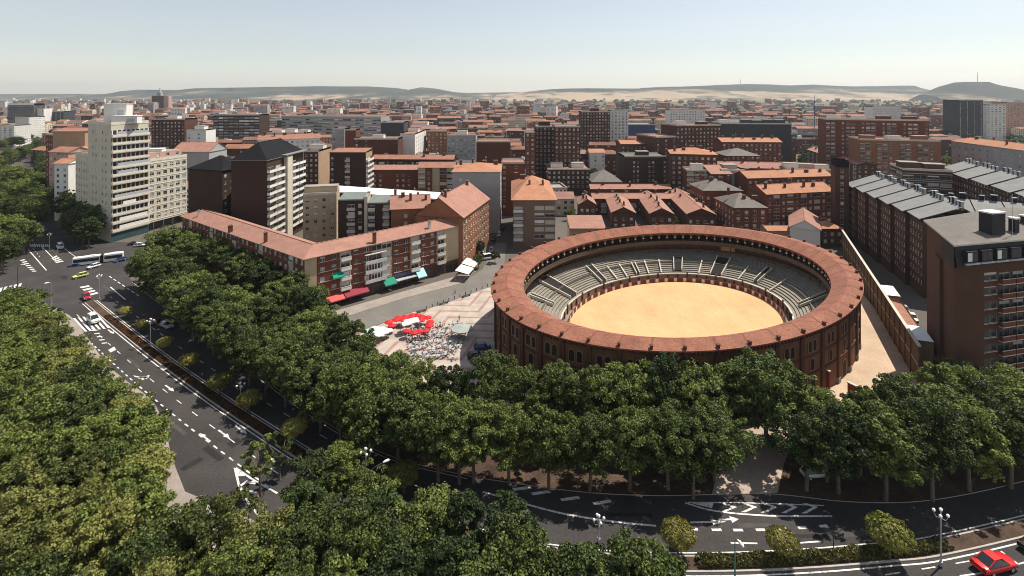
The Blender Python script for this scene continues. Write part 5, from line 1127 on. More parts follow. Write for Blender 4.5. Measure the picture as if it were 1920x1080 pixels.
# near side of the avenue, left and bottom
along([(22, 565), (55, 590), (96, 650), (130, 710), (190, 760), (245, 800), (285, 850)], 6.6, .6, 'aay', .85, 1.0)
along([(-10, 600), (40, 670), (85, 745), (150, 820), (225, 885), (290, 945)], 7.0, .8, 'aay', .9, 1.05)
along([(-20, 700), (40, 780), (110, 860), (190, 930), (280, 990), (360, 1020)], 7.0, .8, 'aya', .9, 1.05)
along([(-30, 830), (20, 900), (60, 985)], 7.0, .8, 'ya', .95, 1.05); along([(150, 1000), (240, 1060), (350, 1085)], 7.0, .8, 'ay', .9, 1.0)
along([(400, 1000), (480, 1025), (580, 1040), (660, 1050)], 7, .8, 'ya', .9, 1.0); along([(700, 985), (790, 975), (860, 970), (940, 1010), (1010, 1020)], 7, .8, 'aad', .9, 1.02)
along([(430, 1100), (560, 1110), (700, 1100), (830, 1075), (930, 1090), (1060, 1085), (1170, 1070), (1260, 1065)], 7, .8, 'aad', .9, 1.02)
along([(-20, 1100), (40, 1120), (150, 1130), (300, 1150)], 7, .8, 'ya', .9, 1.0)
along([(760, 1120), (1000, 1130), (1250, 1115)], 7.5, .8, 'ad', .9, 1.02)
tp(592, 905, .82, 'd'); tp(640, 880, .75, 'a'); tp(570, 965, .8, 'd'); tp(700, 930, .7, 'a')
adj = {'a': ['leafy green', 'broad green', 'bushy mid green', 'uneven green'], 'y': ['yellowish green', 'pale sunlit green', 'light olive'], 'd': ['dark green', 'deep green', 'shaded dark']}
for (a, b, s, kd, sz) in TD:
    p = a if b is None else G(a, b, 8.6 * s).xy
    if p.y < 24: continue
    u_ = np.linalg.solve(MM, np.array([p.x, p.y]) - cc); ru_ = math.hypot(*u_)
    if ru_ < RR + 4.0:
        v_ = MM @ (u_ / ru_ * (RR + random.uniform(4.0, 5.5))) + cc; p = Vector((v_[0], v_[1])); s *= 1.18
    k = random.randrange(5 if kd == 'a' else 3)
    tree(p, kd, k, s, where(f'{random.choice(adj[kd])} plane tree', p), 'plane trees along the avenue', sz=sz)
for (px, py, k, s) in ((488, 862, 0, .95), (524, 838, 1, .9)):
    p = G(px, py, 6.2 * s).xy; tree(p, 't', k, s, 'slim young tree with an upright crown beside the painted arrow island' if k == 0 else 'slimmer dark young tree on the near carriageway edge', 'young trees by the arrow island', name='young_tree')
# garden and park trees behind the bullring
for (px, Y, s, kd, lab) in ((1256, 262, .55, 'a', 'small green garden tree between the gabled houses'), (1262, 245, .5, 'a', 'bushy garden tree beside the longest gabled house'), (1335, 258, .5, 'a', 'light green garden tree in front of the grey hipped villa'), (1072, 262, .5, 'a', 'garden tree left of the terraced rows'), (1100, 228, .35, 'y', 'yellowish bush in the yard behind the bullring'),
    (1112, 350, 1.1, 'd', 'tall dark tree below the tall brown slab'), (900, 205, .45, 'd', 'street tree beside the broad pink roof, nearest the plaza'), (905, 222, .5, 'd', 'second street tree in the narrow street'), (928, 196, .38, 'a', 'round street tree beside the parked white van'), (897, 190, .4, 'a', 'small street tree left of the parked white van'), (912, 250, .5, 'd', 'far street tree in the shaded narrow street')):
    tree(PX(px, Y).xy, kd, 0, s, lab, None, name='garden_tree')
park = [(1205 + random.uniform(-40, 40), random.uniform(470, 560)) for _ in range(5)] + [(random.uniform(1500, 1550), random.uniform(380, 520)) for _ in range(10)] + [(random.uniform(1770, 1925), random.uniform(375, 560)) for _ in range(34)] + [(random.uniform(1690, 1800), random.uniform(600, 900)) for _ in range(16)] + [(random.uniform(1490, 1640), random.uniform(640, 900)) for _ in range(16)] + [(random.uniform(170, 220), random.uniform(520, 600)) for _ in range(5)] + [(random.uniform(285, 330), random.uniform(640, 760)) for _ in range(6)] + [(random.uniform(-10, 80), random.uniform(430, 700)) for _ in range(14)]
for (px, Y) in park:
    p = PX(px, Y).xy
    tree(p, 'd' if random.random() < .7 else 'a', random.randrange(3), random.uniform(.7, 1.15), where(random.choice(['round dark tree', 'mid green park tree', 'deep green park tree', 'bushy park tree']), p), 'trees between the far blocks', name='park_tree')

# hedge on the lower median
def hedge(path, wd, h, mt, name, lab, seed):
    rg = np.random.default_rng(seed); V = []; F = []
    n = int(sum((b - a).length for a, b in zip(path, path[1:])) * 150)
    L = np.cumsum([0] + [(b - a).length for a, b in zip(path, path[1:])])
    for k in range(n):
        s = rg.uniform(0, L[-1]); i = min(len(path) - 2, int(np.searchsorted(L, s) - 1) if s > 0 else 0); a, b = path[i], path[i + 1]; t = (s - L[i]) / max(L[i + 1] - L[i], 1e-6); c = a.lerp(b, t); d = (b - a).normalized(); nn = Vector((-d.y, d.x))
        hh = h * (1 + .18 * math.sin(s * .9) + .1 * math.sin(s * 2.3)); th = rg.uniform(0, math.pi); q = Vector((c.x, c.y, .15)) + Vector((nn.x, nn.y, 0)) * wd * .5 * math.cos(th) + Vector((0, 0, hh * (math.sin(th) ** .5) * rg.uniform(.75, 1.05)))
        u = Vector(rg.normal(size=3)).normalized(); v = u.cross(Vector(rg.normal(size=3))).normalized(); z = .17 * rg.uniform(.6, 1.3); j = len(V)
        V += [tuple(q + u * z), tuple(q + v * z), tuple(q - u * z), tuple(q - v * z)]; F.append((j, j + 1, j + 2, j + 3))
    me = bpy.data.meshes.new(name); me.from_pydata(V, [], F); me.materials.append(mt); me.update(); o = link(name, me); return o
medp = [p for p in med]
hp = [p for p in med if 1300 < pix((p.x, p.y, 0))[0] < 1790 and pix((p.x, p.y, 0))[1] < 1100]
tag(hedge(hp, 1.5, 1.0, leaf_mat('leaves_hedge', (.04, .045, .012), (.16, .15, .04)), 'hedge', '', 1), 'low trimmed hedge on the median below the chevrons', 'hedge')
hp2 = [p for p in med if 200 < pix((p.x, p.y, 0))[0] < 640]
o = hedge(hp2, 1.5, .28, leaf_mat('leaves_dry', (.05, .03, .012), (.20, .10, .045)), 'ground_cover', '', 2); o['kind'] = 'stuff'; o['label'] = 'dry reddish ground cover along the median'

# ------------------------------------------------------------------ vehicles
def loft(m, st, mi=0, cap=True):
    """Body from stations (x, half width at foot, half width at top, z foot, z shoulder, z top)."""
    rings = []
    for (x, wf, wt, zf, zs, zt) in st: rings.append([(x, -wf, zf), (x, -wf * 1.02, (zf + zs) / 2), (x, -wf * .985, zs), (x, -wt, zt), (x, 0, zt + .025), (x, wt, zt), (x, wf * .985, zs), (x, wf * 1.02, (zf + zs) / 2), (x, wf, zf)])
    for a, b in zip(rings, rings[1:]):
        for k in range(8): m.quad([a[k], a[k + 1], b[k + 1], b[k]], mi)
        m.quad([a[8], a[0], b[0], b[8]], mi)
    if cap: m.quad(rings[0], mi); m.quad(rings[-1][::-1], mi)
def wheel_mesh(r=.32, w_=.2):
    m = MB(); n = 16
    for k in range(n):
        a, b = TAU * k / n, TAU * (k + 1) / n; c = lambda t, q, y: (q * math.cos(t), y, q * math.sin(t))
        m.quad([c(a, r, -w_ / 2), c(b, r, -w_ / 2), c(b, r, w_ / 2), c(a, r, w_ / 2)], 0)
        for y in (-w_ / 2, w_ / 2): m.quad([c(a, r * .62, y), c(b, r * .62, y), c(b, r, y), c(a, r, y)], 0); m.quad([(0, y * .8, 0), c(a, r * .62, y), c(b, r * .62, y)], 1)
    return m.mesh('wheel', [rubber, alu])
whm = wheel_mesh(); whb = wheel_mesh(.48, .3)
carglass = mat('car_glass', (.02, .025, .03), .08, .1, spec=.7); lampm = mat('headlight_lens', (.7, .7, .68), .2, .05); tailm = mat('tail_light', (.35, .02, .02), .3, .05)
def carpaint(n, c): 
    m = mat('car_paint_' + n, c, .3, .04, .5, spec=.5); return m
def car(name, lab, cat, p, d, paint, kind='hatch', s=1.0, group=None, z=.02):
    """x is the driving direction."""
    r = empty(name, (p.x, p.y, z), math.atan2(d.y, d.x)); r.scale = (s, s, s); tag(r, lab, cat, group); m = MB()
    if kind == 'van':
        loft(m, [(2.15, .70, .60, .35, .7, .85), (2.05, .86, .72, .25, .85, .98), (1.25, .9, .74, .22, .98, 1.12), (-2.0, .9, .8, .22, 1.05, 1.15), (-2.15, .86, .78, .3, 1.05, 1.12)]); cab = [(1.2, .84, .82, 1.08, 1.1, 1.12), (.55, .84, .68, 1.08, 1.2, 1.86), (-1.95, .84, .74, 1.1, 1.3, 1.9), (-2.12, .82, .72, 1.1, 1.25, 1.78)]; roof = (.5, -1.98, .66, 1.9)
    elif kind == 'sedan':
        loft(m, [(2.2, .62, .55, .38, .58, .66), (2.05, .82, .68, .24, .68, .76), (1.0, .87, .72, .2, .8, .9), (-1.3, .87, .74, .2, .84, .93), (-2.05, .84, .7, .26, .82, .92), (-2.2, .74, .62, .36, .74, .84)]); cab = [(1.0, .78, .74, .86, .88, .9), (.3, .78, .58, .86, .98, 1.38), (-.75, .78, .6, .88, 1.0, 1.42), (-1.6, .78, .66, .9, .93, .95)]; roof = (.25, -.78, .57, 1.425)
    else:
        loft(m, [(2.0, .60, .54, .38, .6, .7), (1.88, .82, .68, .24, .72, .82), (1.0, .86, .72, .2, .84, .95), (-1.7, .86, .74, .2, .88, .98), (-1.95, .82, .68, .28, .84, .95)]); cab = [(1.0, .78, .74, .9, .93, .96), (.3, .78, .58, .9, 1.02, 1.44), (-1.25, .78, .6, .92, 1.05, 1.47), (-1.85, .76, .6, .92, .98, 1.02)]; roof = (.25, -1.3, .57, 1.48)
    bo = m.build('body', [paint], r, smooth=True, merge=True); sb_ = bo.modifiers.new('round', 'SUBSURF'); sb_.levels = sb_.render_levels = 1
    g = MB(); loft(g, cab); gw = g.build('windows', carglass, r, smooth=True, merge=True); es_ = gw.modifiers.new('edges', 'EDGE_SPLIT'); es_.split_angle = R_(28)
    t = MB(); t.box(roof[1], roof[0], -roof[2], roof[2], roof[3] - .02, roof[3] + .05)
    for y in (-1, 1): # pillars
        t.tube([(cab[0][0], y * cab[0][2] * .98, cab[0][5]), (roof[0], y * roof[2], roof[3])], .045, 5); t.tube([(roof[1], y * roof[2], roof[3]), (cab[-1][0], y * cab[-1][2], cab[-1][5])], .06, 5); t.tube([((roof[0] + roof[1]) / 2, y * roof[2] * 1.02, roof[3]), ((roof[0] + roof[1]) / 2, y * .8, cab[1][4] - .1)], .04, 5)
    t.build('roof', paint, r)
    wb = 1.3 if kind != 'van' else 1.4
    for x in (wb, -wb):
        for y in (-.76, .76): link('wheel', whm, r, (x, y, .31))
    e = {'van': 2.1, 'sedan': 2.1, 'hatch': 1.92}[kind]; hm = MB(); hm.box(-.12, .1, -.17, .17, -.08, .09); hme = hm.mesh('headlight', lampm); tm = MB(); tm.box(-.06, .1, -.15, .15, -.1, .12); tme = tm.mesh('tail_light', tailm)
    for y in (-.58, .58): link('headlight', hme, r, (e, y, .62)); link('tail_light', tme, r, (-e - (.02 if kind != 'hatch' else -.05), y, .78))
    b2 = MB(); b2.box(e - .05, e + .14, -.72, .72, .28, .42); b2.build('bumper', darkmetal, r); return r
cw, cs_, cr_, cy, ck, cb = carpaint('white', (.78, .78, .76)), carpaint('silver', (.45, .46, .47)), carpaint('red', (.55, .02, .02)), carpaint('yellow', (.62, .62, .18)), carpaint('black', (.02, .02, .022)), carpaint('blue', (.03, .05, .16))
d_ = rdir.normalized()
car('parked_car', 'bright red estate car driving along the avenue at the bottom right corner', 'car', G(1864, 1066), (G(1905, 1053) - G(1825, 1075)).xy, cr_, 'sedan', 1.32)
car('parked_car', 'small red car behind the zebra bars at the junction', 'car', G(162, 560), G(166, 567) .xy - G(158, 553).xy, carpaint('crimson', (.42, .02, .04)), 'hatch', 1.15)
car('parked_car', 'pale yellow car crossing the junction', 'car', G(151, 520), G(143, 522).xy - G(160, 518).xy, cy, 'hatch', 1.1)
car('parked_car', 'small white car beside the articulated bus', 'car', G(176, 502), G(168, 504).xy - G(186, 499).xy, cw, 'hatch', 1.05)
car('white_van', 'white van driving over the zebra crossing', 'van', G(175, 604), G(183, 607).xy - G(168, 595).xy, cw, 'van', 1.15)
car('parked_car', 'silver grey car in the shade under the avenue trees', 'car', G(313, 614), G(320, 616).xy - G(304, 608).xy, cs_, 'hatch', 1.15)
car('parked_car', 'dark red car half lost in shade beside the silver grey car', 'car', G(297, 609), G(320, 616).xy - G(304, 608).xy, carpaint('maroon', (.12, .015, .02)), 'hatch', 1.1)
car('white_van', 'white box van waiting left of the junction traffic lights', 'van', G(113, 466), G(117, 471).xy - G(110, 462).xy, cw, 'van', 1.2)
car('parked_car', 'blue car behind the articulated bus', 'car', G(226, 490), G(220, 492).xy - G(233, 489).xy, cb, 'hatch', 1.05)
car('parked_car', 'white car parked under trees right of the junction', 'car', G(262, 462), Vector((1, .3)), cw, 'hatch', 1.05)
car('parked_car', 'black car parked below the cream corner block', 'car', G(252, 459), Vector((1, .3)), ck, 'sedan', 1.05)
for i, (px, py) in enumerate(((30, 302), (44, 291), (15, 312), (60, 318), (70, 300), (66, 338))): car('parked_car', ['silver car on the far left avenue, lowest of the lane', 'white car on the far left avenue among the trees', 'black car at the left edge of the far avenue', 'red car on the far avenue below the blank tan wall', 'dark car on the far avenue near the low houses', 'white car on the far avenue under the nearest trees'][i], 'car', G(px, py), Vector((-.3, 1)), (cs_, cw, ck, cr_, ck, cw)[i], 'hatch', 1.1)
car('white_van', 'white van parked at the mouth of the narrow street', 'van', G(917, 486), Vector((1, .5)), cw, 'van', 1.2)
for i, (px, py) in enumerate(((922, 470), (925, 452), (936, 441), (905, 478), (942, 430))): car('parked_car', ['silver car parked above the white van in the narrow street', 'dark car halfway up the narrow street', 'white car high up the narrow street', 'grey car beside the street trees left of the white van', 'black car at the far end of the narrow street'][i], 'car', G(px, py), Vector((.1, 1)), (cs_, ck, cw, cs_, ck)[i], 'hatch', 1.1)
for i, (px, py) in enumerate(((1640, 538), (1660, 551), (1655, 568), (1682, 570), (1697, 585), (1712, 600), (1630, 522))):
    car('parked_car', ['white car in the shaded street by the slate roofed block', 'silver car in the shaded street, right of the white one', 'black car in the shaded street close to the yard wall', 'dark blue car in the shaded street below the slate block', 'grey car near the right end of the shaded street', 'white car nearest the dark brick block in the shaded street', 'black car at the far end of the shaded street'][i], 'car', G(px, py), wd2, (cw, cs_, ck, cb, cs_, cw, ck)[i], 'hatch', 1.1)
for i, (px, py) in enumerate(((905, 655), (893, 672))): car('parked_car', ['dark blue car in the bullring shadow on the plaza', 'black car in the bullring shadow nearest the trees'][i], 'car', G(px, py), Vector((1, .25)), (cb, ck)[i], 'hatch', 1.1)
car('parked_car', 'white car parked in deep shade below the path entrance trees', 'car', G(1528, 893), Vector((1, .1)), cw, 'hatch', 1.1)
car('parked_car', 'dark car at the right edge of the lower carriageway', 'car', G(1946, 1030), (G(1905, 1053) - G(1825, 1075)).xy, ck, 'sedan', 1.2)

# articulated bus
bp, bq = G(137, 499).xy, G(231, 487).xy; bd = (bp - bq).normalized(); bl = (bp - bq).length
bus = tag(empty('articulated_bus', (bq.x, bq.y, .02), math.atan2(bd.y, bd.x)), 'white articulated bus with a blue front crossing the junction', 'bus')
def bus_seg(x0, x1, front):
    m = MB(); m.box(x0, x1, -1.27, 1.27, .35, 3.0, 0); m.box(x0 + .1, x1 - .1, -1.15, 1.15, 3.0, 3.12, 0); b = m.build('body', [white], bus)
    for s in (-1, 1):
        g = MB(); y = s * 1.285; g.quad([(x0 + .25, y, 1.35), (x1 - .25, y, 1.35), (x1 - .25, y, 2.5), (x0 + .25, y, 2.5)]); g.build('window', carglass, b)
    if front:
        g = MB(); g.quad([(x1 + .015, -1.15, 1.2), (x1 + .015, 1.15, 1.2), (x1 + .015, 1.15, 2.75), (x1 + .015, -1.15, 2.75)]); g.build('windscreen', carglass, b)
        g = MB(); g.box(x1 - 1.8, x1 + .03, -1.295, 1.295, .34, 1.15); g.build('front_skirt', mat('bus_blue', (.02, .05, .35), .4, .05), b)
        for y in (-.9, .9): h_ = MB(); h_.box(x1 + .03, x1 + .06, y - .15, y + .15, .65, .85); h_.build('headlight', lampm, b)
    m = MB(); m.box(x0 + 1.5, x0 + 3.5, -.7, .7, 3.12, 3.35); m.build('roof_unit', white, b)
    for x in ((x0 + 1.6, x1 - 1.9) if front else (x0 + 1.7,)):
        for y in (-1.15, 1.15): link('wheel', whb, bus, (x, y, .48))
bus_seg(0, bl * .39, False); bus_seg(bl * .46, bl, True)
m = MB()
for k in range(7): x = bl * (.39 + .01 * k); e = .06 if k % 2 else 0; m.box(x, x + bl * .01, -1.2 + e, 1.2 - e, .5, 2.95 - e)
m.build('bellows', rubber, bus)

# ------------------------------------------------------------------ lamps, signals
def globe_lamp(p, h, lab, s=1.0):
    r = tag(empty('street_lamp', (p.x, p.y, .1), random.uniform(0, 3)), lab, 'street lamp', 'cluster lamps on the median'); m = MB(); m.tube([(0, 0, 0), (0, 0, 1), (0, 0, h)], [.14 * s, .1 * s, .07 * s], 8); m.box(-.2, .2, -.2, .2, 0, .6); m.build('pole', steel, r)
    a = MB()
    for k in range(4): t = TAU * k / 4; a.tube([(0, 0, h - .9), (.5 * math.cos(t), .5 * math.sin(t), h - 1.0), (.75 * math.cos(t), .75 * math.sin(t), h - .55)], .04, 5)
    a.build('arms', steel, r); gm = MB(); gm.ball((0, 0, 0), .19 * s, 10); gme = gm.mesh('lamp_globe', lampglass, True)
    for k in range(4): t = TAU * k / 4; link('lamp_globe', gme, r, (.75 * math.cos(t), .75 * math.sin(t), h - .2))
    link('lamp_globe', gme, r, (0, 0, h + .25)); return r
def arm_lamp(p, h, dirs, lab, pole=steel, arm=2.2):
    r = tag(empty('street_lamp', (p.x, p.y, .1)), lab, 'street lamp'); m = MB(); m.tube([(0, 0, 0), (0, 0, h)], [.12, .07], 8); m.build('pole', pole, r)
    for d in dirs:
        d = d.normalized(); a = MB(); a.tube([(0, 0, h - .1), (d.x * arm * .5, d.y * arm * .5, h + .35), (d.x * arm, d.y * arm, h + .45)], .05, 6); ao = a.build('arm', pole, r)
        hd = MB(); hd.tube([(0, 0, 0), (.35, 0, .03), (.95, 0, 0), (1.15, 0, -.02)], [.1, .2, .2, .05], 8); hd.build('lamp_head', white, ao, (d.x * arm, d.y * arm, h + .45), math.atan2(d.y, d.x))
    return r
def lampz(px, py_base, py_top): p = G(px, py_base); return p, (H - p.y * (py_top - HOR) / FPX)
for (px, yb, yt, lab) in ((282, 648, 598, 'cluster lamp between the second and third median shrubs'), (451, 762, 718, 'cluster lamp behind the sixth median shrub'), (686, 948, 842, 'tall cluster lamp among the trees by the arrow island'), (1123, 1018, 968, 'cluster lamp half hidden by trees below the bullring'), (1764, 1062, 956, 'cluster lamp at the right end of the hedge'), (93, 468, 437, 'cluster lamp at the far side of the junction'), (186, 562, 515, 'cluster lamp on the zebra island near the red car')):
    p, h = lampz(px, yb, yt); globe_lamp(p, h - .3, lab, 1.15)
p, h = lampz(1378, 1090, 1014); arm_lamp(p, h, [Vector((.3, -1))], 'single teal street lamp in front of the hedge', teal, .5)
p, h = lampz(689, 950, 893); arm_lamp(p, h + .5, [Vector((-1, -.75)), Vector((1, .75))], 'double armed street lamp above the bottom trees', darkmetal, 2.6)
p, h = lampz(1614, 880, 796); arm_lamp(p, h, [Vector((-.6, -1))], 'tilted teal street lamp among the right trees', teal, .6)
p, h = lampz(33, 565, 500); arm_lamp(p, h, [Vector((1, .2))], 'slim dark street lamp at the left edge of the junction', darkmetal, .8)
p, h = lampz(97, 585, 532); arm_lamp(p, h, [Vector((-.3, -.4))], 'street lamp with a pale head above the near left trees', steel, .6)
p, h = lampz(936, 790, 742); arm_lamp(p, h, [Vector((-1, -.2))], 'street lamp poking out of the trees before the bullring', steel, .8)
p, h = lampz(1563, 1032, 994); r = tag(empty('road_sign', (p.x, p.y, .1)), 'forked steel signpost standing in the hedge', 'sign'); m = MB(); m.tube([(0, 0, 0), (0, 0, 2.2)], .07, 6); m.tube([(0, 0, 2.0), (-.9, 0, h)], .05, 6); m.tube([(0, 0, 2.0), (1.6, 0, h + .3)], .05, 6); m.build('pole', darkmetal, r); m = MB(); m.box(-1.25, -.6, -.04, .04, h - .3, h + .25); m.build('sign_plate', darkmetal, r)
for i, (px, yb, yt) in enumerate(((80, 474, 455), (64, 470, 450), (108, 472, 456))):
    p, h = lampz(px, yb, yt); r = tag(empty('traffic_light', (p.x, p.y, .05)), ['traffic light on the far zebra island of the junction', 'traffic light under a blue sign at the junction', 'traffic light beside the white box van'][i], 'traffic light'); m = MB(); m.tube([(0, 0, 0), (0, 0, h)], .07, 6); m.build('pole', steel, r); m = MB(); m.box(-.2, .2, -.16, .16, h - 1.0, h); m.build('signal_head', darkmetal, r)
    if i == 1: m = MB(); m.box(-1.0, 1.0, -.05, .05, h + .1, h + 1.0); m.build('sign_plate', WALL['blue'], r)

# ------------------------------------------------------------------ plaza furniture
red_f, white_f = fab('umbrella_red', (.62, .02, .025)), fab('umbrella_white', (.82, .80, .78))
def umb_mesh(r, h, mt, mt2):
    m = MB(); n = 8
    for k in range(n):
        a, b = TAU * k / n, TAU * (k + 1) / n; A, B = (r * math.cos(a), r * math.sin(a), h - .55), (r * math.cos(b), r * math.sin(b), h - .55); m.quad([A, B, (0, 0, h)], 1 if k == 1 else 0); m.quad([(A[0], A[1], A[2] - .22), (B[0], B[1], B[2] - .22), B, A], 0)
    return m.mesh('canopy', [mt, mt2])
um = {'red': umb_mesh(1.25, 2.7, red_f, white_f), 'white': umb_mesh(1.35, 2.7, white_f, white_f), 'aqua': umb_mesh(1.8, 2.8, fab('umbrella_aqua', (.40, .66, .68)), white_f), 'grey': umb_mesh(2.6, 2.9, fab('umbrella_grey', (.33, .36, .33)), fab('umbrella_grey', (.33, .36, .33)))}
pm_ = MB(); pm_.tube([(0, 0, 0), (0, 0, 2.6)], .035, 6); pm_.box(-.3, .3, -.3, .3, 0, .1); pme_ = pm_.mesh('pole', alu)
def umbrella(p, k, lab, grp, s=1.0, sz=None): r = tag(empty('cafe_umbrella', (p.x, p.y, .15), random.uniform(0, 1)), lab, 'umbrella', grp); r.scale = (s, s, sz or s); link('canopy', um[k], r); link('pole', pme_, r); return r
ru = [(738, 604), (746, 600), (753, 597), (761, 594), (770, 592), (779, 591), (788, 594), (795, 597), (798, 603), (795, 608), (789, 612), (781, 615), (773, 618), (767, 615), (744, 607), (775, 596), (785, 600), (759, 600)]
for i, (x, y) in enumerate(ru):
    x, y = 768 + (x - 768) * 1.18 + random.uniform(-6, 6), 604 + (y - 604) * 1.35 + random.uniform(-3, 3); p = G(x, y, 2.5); side = 'behind' if y < 600 else 'in front of'; lab = where(f'red cafe umbrella with white panel', p); umbrella(p, 'red', lab if i % 6 else f'red cafe umbrella {side} the white pavilion roofs, {"leftmost" if i == 0 else "near the middle" if i == 6 else "among the front ones"}', 'red cafe umbrellas', .95)
for i, (x, y, a, b) in enumerate(((771, 601, 1.9, 1.5), (761, 606, 1.2, 1.1))):
    p = G(x, y, 3.0); r = tag(empty('pavilion', (p.x, p.y, .15), .55), ['large white pavilion roof amid the red umbrellas', 'left white pavilion roof amid the red umbrellas', 'small right white pavilion roof amid the red umbrellas'][i], 'pavilion'); m = MB(); m.quad([(-a, -b, 2.8), (a, -b, 2.8), (a, 0, 3.4), (-a, 0, 3.4)]); m.quad([(a, b, 2.8), (-a, b, 2.8), (-a, 0, 3.4), (a, 0, 3.4)]); m.quad([(-a, -b, 2.55), (a, -b, 2.55), (a, -b, 2.8), (-a, -b, 2.8)]); m.quad([(a, -b, 2.55), (a, b, 2.55), (a, b, 2.8), (a, 0, 3.4), (a, -b, 2.8)]); m.quad([(-a, b, 2.55), (-a, -b, 2.55), (-a, -b, 2.8), (-a, 0, 3.4), (-a, b, 2.8)]); m.build('roof', white_f, r); m = MB()
    for sx in (-1, 1):
        for sy in (-1, 1): m.box(sx * (a - .1) - .05, sx * (a - .1) + .05, sy * (b - .1) - .05, sy * (b - .1) + .05, 0, 2.56)
    m.build('posts', alu, r)
for i, (x, y, k) in enumerate(((693, 618, 'aqua'), (702, 612, 'white'), (709, 617, 'white'), (716, 613, 'white'), (722, 619, 'white'), (700, 623, 'white'), (712, 624, 'white'), (728, 616, 'white'))):
    p = G(x, y, 2.5); umbrella(p, k, 'pale aqua umbrella at the left end of the cafe terraces' if i == 0 else ['', 'white umbrella just right of the aqua one', 'white umbrella in the middle of the white group', 'white umbrella at the back of the white group', 'white umbrella at the right front of the white group', 'white umbrella closest to the avenue trees', 'white umbrella in front of the middle of the white group', 'white umbrella nearest the red ones'][i], 'white cafe umbrellas', .9)
umbrella(G(866, 617, 2.6), 'grey', 'large grey green parasol at the edge of the bullring shadow', None, 1.15)
tbm = MB(); tbm.tube([(0, 0, .70), (0, 0, .74)], .42, 12); tbm = tbm.mesh('tabletop', alu); tlm = MB(); tlm.tube([(0, 0, .04), (0, 0, .7)], .04, 6); tlm.box(-.25, .25, -.25, .25, 0, .04); tlm = tlm.mesh('leg', darkmetal)
chm_ = MB(); chm_.box(-.22, .22, -.22, .22, .42, .46, 0, True); chm_.box(-.22, .22, .19, .23, .46, .85, 0, True)
for sx in (-.2, .18):
    for sy in (-.2, .18): chm_.box(sx, sx + .03, sy, sy + .03, 0, .42)
chs = MB(); chs.box(-.22, .22, -.22, .22, .42, .46, 0, True); chs = chs.mesh('seat', alu); chb = MB(); chb.box(-.22, .22, .19, .23, .463, .88, 0, True); chb = chb.mesh('backrest', alu); chl = MB()
for sx in (-.21, .18):
    for sy in (-.21, .18): chl.box(sx, sx + .03, sy, sy + .03, 0, .42)
chl = chl.mesh('legs', darkmetal)
cnt = 0
for row in range(7):
    for col in range(9):
        x = 766 + col * 12.5 + row * 1.5 + random.uniform(-4, 4); y = 622 + row * 9.5 - col * 1.2 + random.uniform(-3.5, 3.5)
        if x > 880 - row * 5 or y > 695: continue
        p = G(x, y); a0 = random.uniform(0, TAU)
        t = tag(empty('cafe_table', (p.x, p.y, .152), a0), where('small round grey cafe table', p), 'table', 'cafe tables on the plaza'); link('tabletop', tbm, t); link('leg', tlm, t)
        for k in range(4):
            a = a0 + TAU * k / 4 + random.uniform(-.2, .2); q = Vector((p.x + .85 * math.cos(a), p.y + .85 * math.sin(a)))
            c = tag(empty('cafe_chair', (q.x, q.y, .152), a - math.pi / 2), where('grey metal chair at a cafe table', q, 5), 'chair', 'cafe chairs on the plaza'); link('seat', chs, c); link('backrest', chb, c); link('legs', chl, c)
bol = MB(); bol.tube([(0, 0, 0), (0, 0, .8)], .12, 8); bol.ball((0, 0, .85), .16, 8); bol = bol.mesh('bollard', darkmetal, False)
for i in range(12): p = G(800 + i * 10.4, 580 - i * 3.9); b = link('bollard', bol, None, (p.x, p.y, .0)); tag(b, where('short dark bollard along the plaza edge', p), 'bollard', 'bollards along the side street')
bm_ = MB(); bm_.box(-1.6, 1.6, -.3, .3, .35, .5, 0, True); bm_.box(-1.4, -1.1, -.25, .25, 0, .35); bm_.box(1.1, 1.4, -.25, .25, 0, .35); bm_ = bm_.mesh('bench', darkmetal)
for i, (x, y) in enumerate(((790, 586), (832, 571), (874, 557))): p = G(x, y); tag(link('bench', bm_, None, (p.x, p.y, .15), .65), ['dark bench at the plaza edge nearest the red umbrellas', 'dark bench in the middle of the plaza edge', 'dark bench at the plaza edge nearest the bullring'][i], 'bench')
for i, (x, y) in enumerate(((882, 490), (871, 503))):   # pale sails over the shop front
    p = G(x, y, 3.6); m = MB(); a, b = 3.3, 2.4; m.quad([(-a, -b, 2.7), (a, -b, 2.7), (a, b, 3.7), (-a, b, 3.7)]); m.quad([(-a, -b, 2.4), (a, -b, 2.4), (a, -b, 2.7), (-a, -b, 2.7)])
    r = tag(empty('terrace_canopy', (p.x, p.y, .1), math.atan2(34, 8)), ['farther cream canopy over the pavement at the street corner', 'nearer cream canopy over the pavement at the street corner'][i], 'canopy'); m.build('canopy', fab('canopy_cream', (.72, .68, .60)), r); q = MB()
    for sx in (-a + .1, a - .1): q.tube([(sx, -b + .1, 0), (sx, -b + .1, 2.68)], .05, 6); q.tube([(sx, b - .1, 0), (sx, b - .1, 3.6)], .05, 6)
    q.build('posts', alu, r)
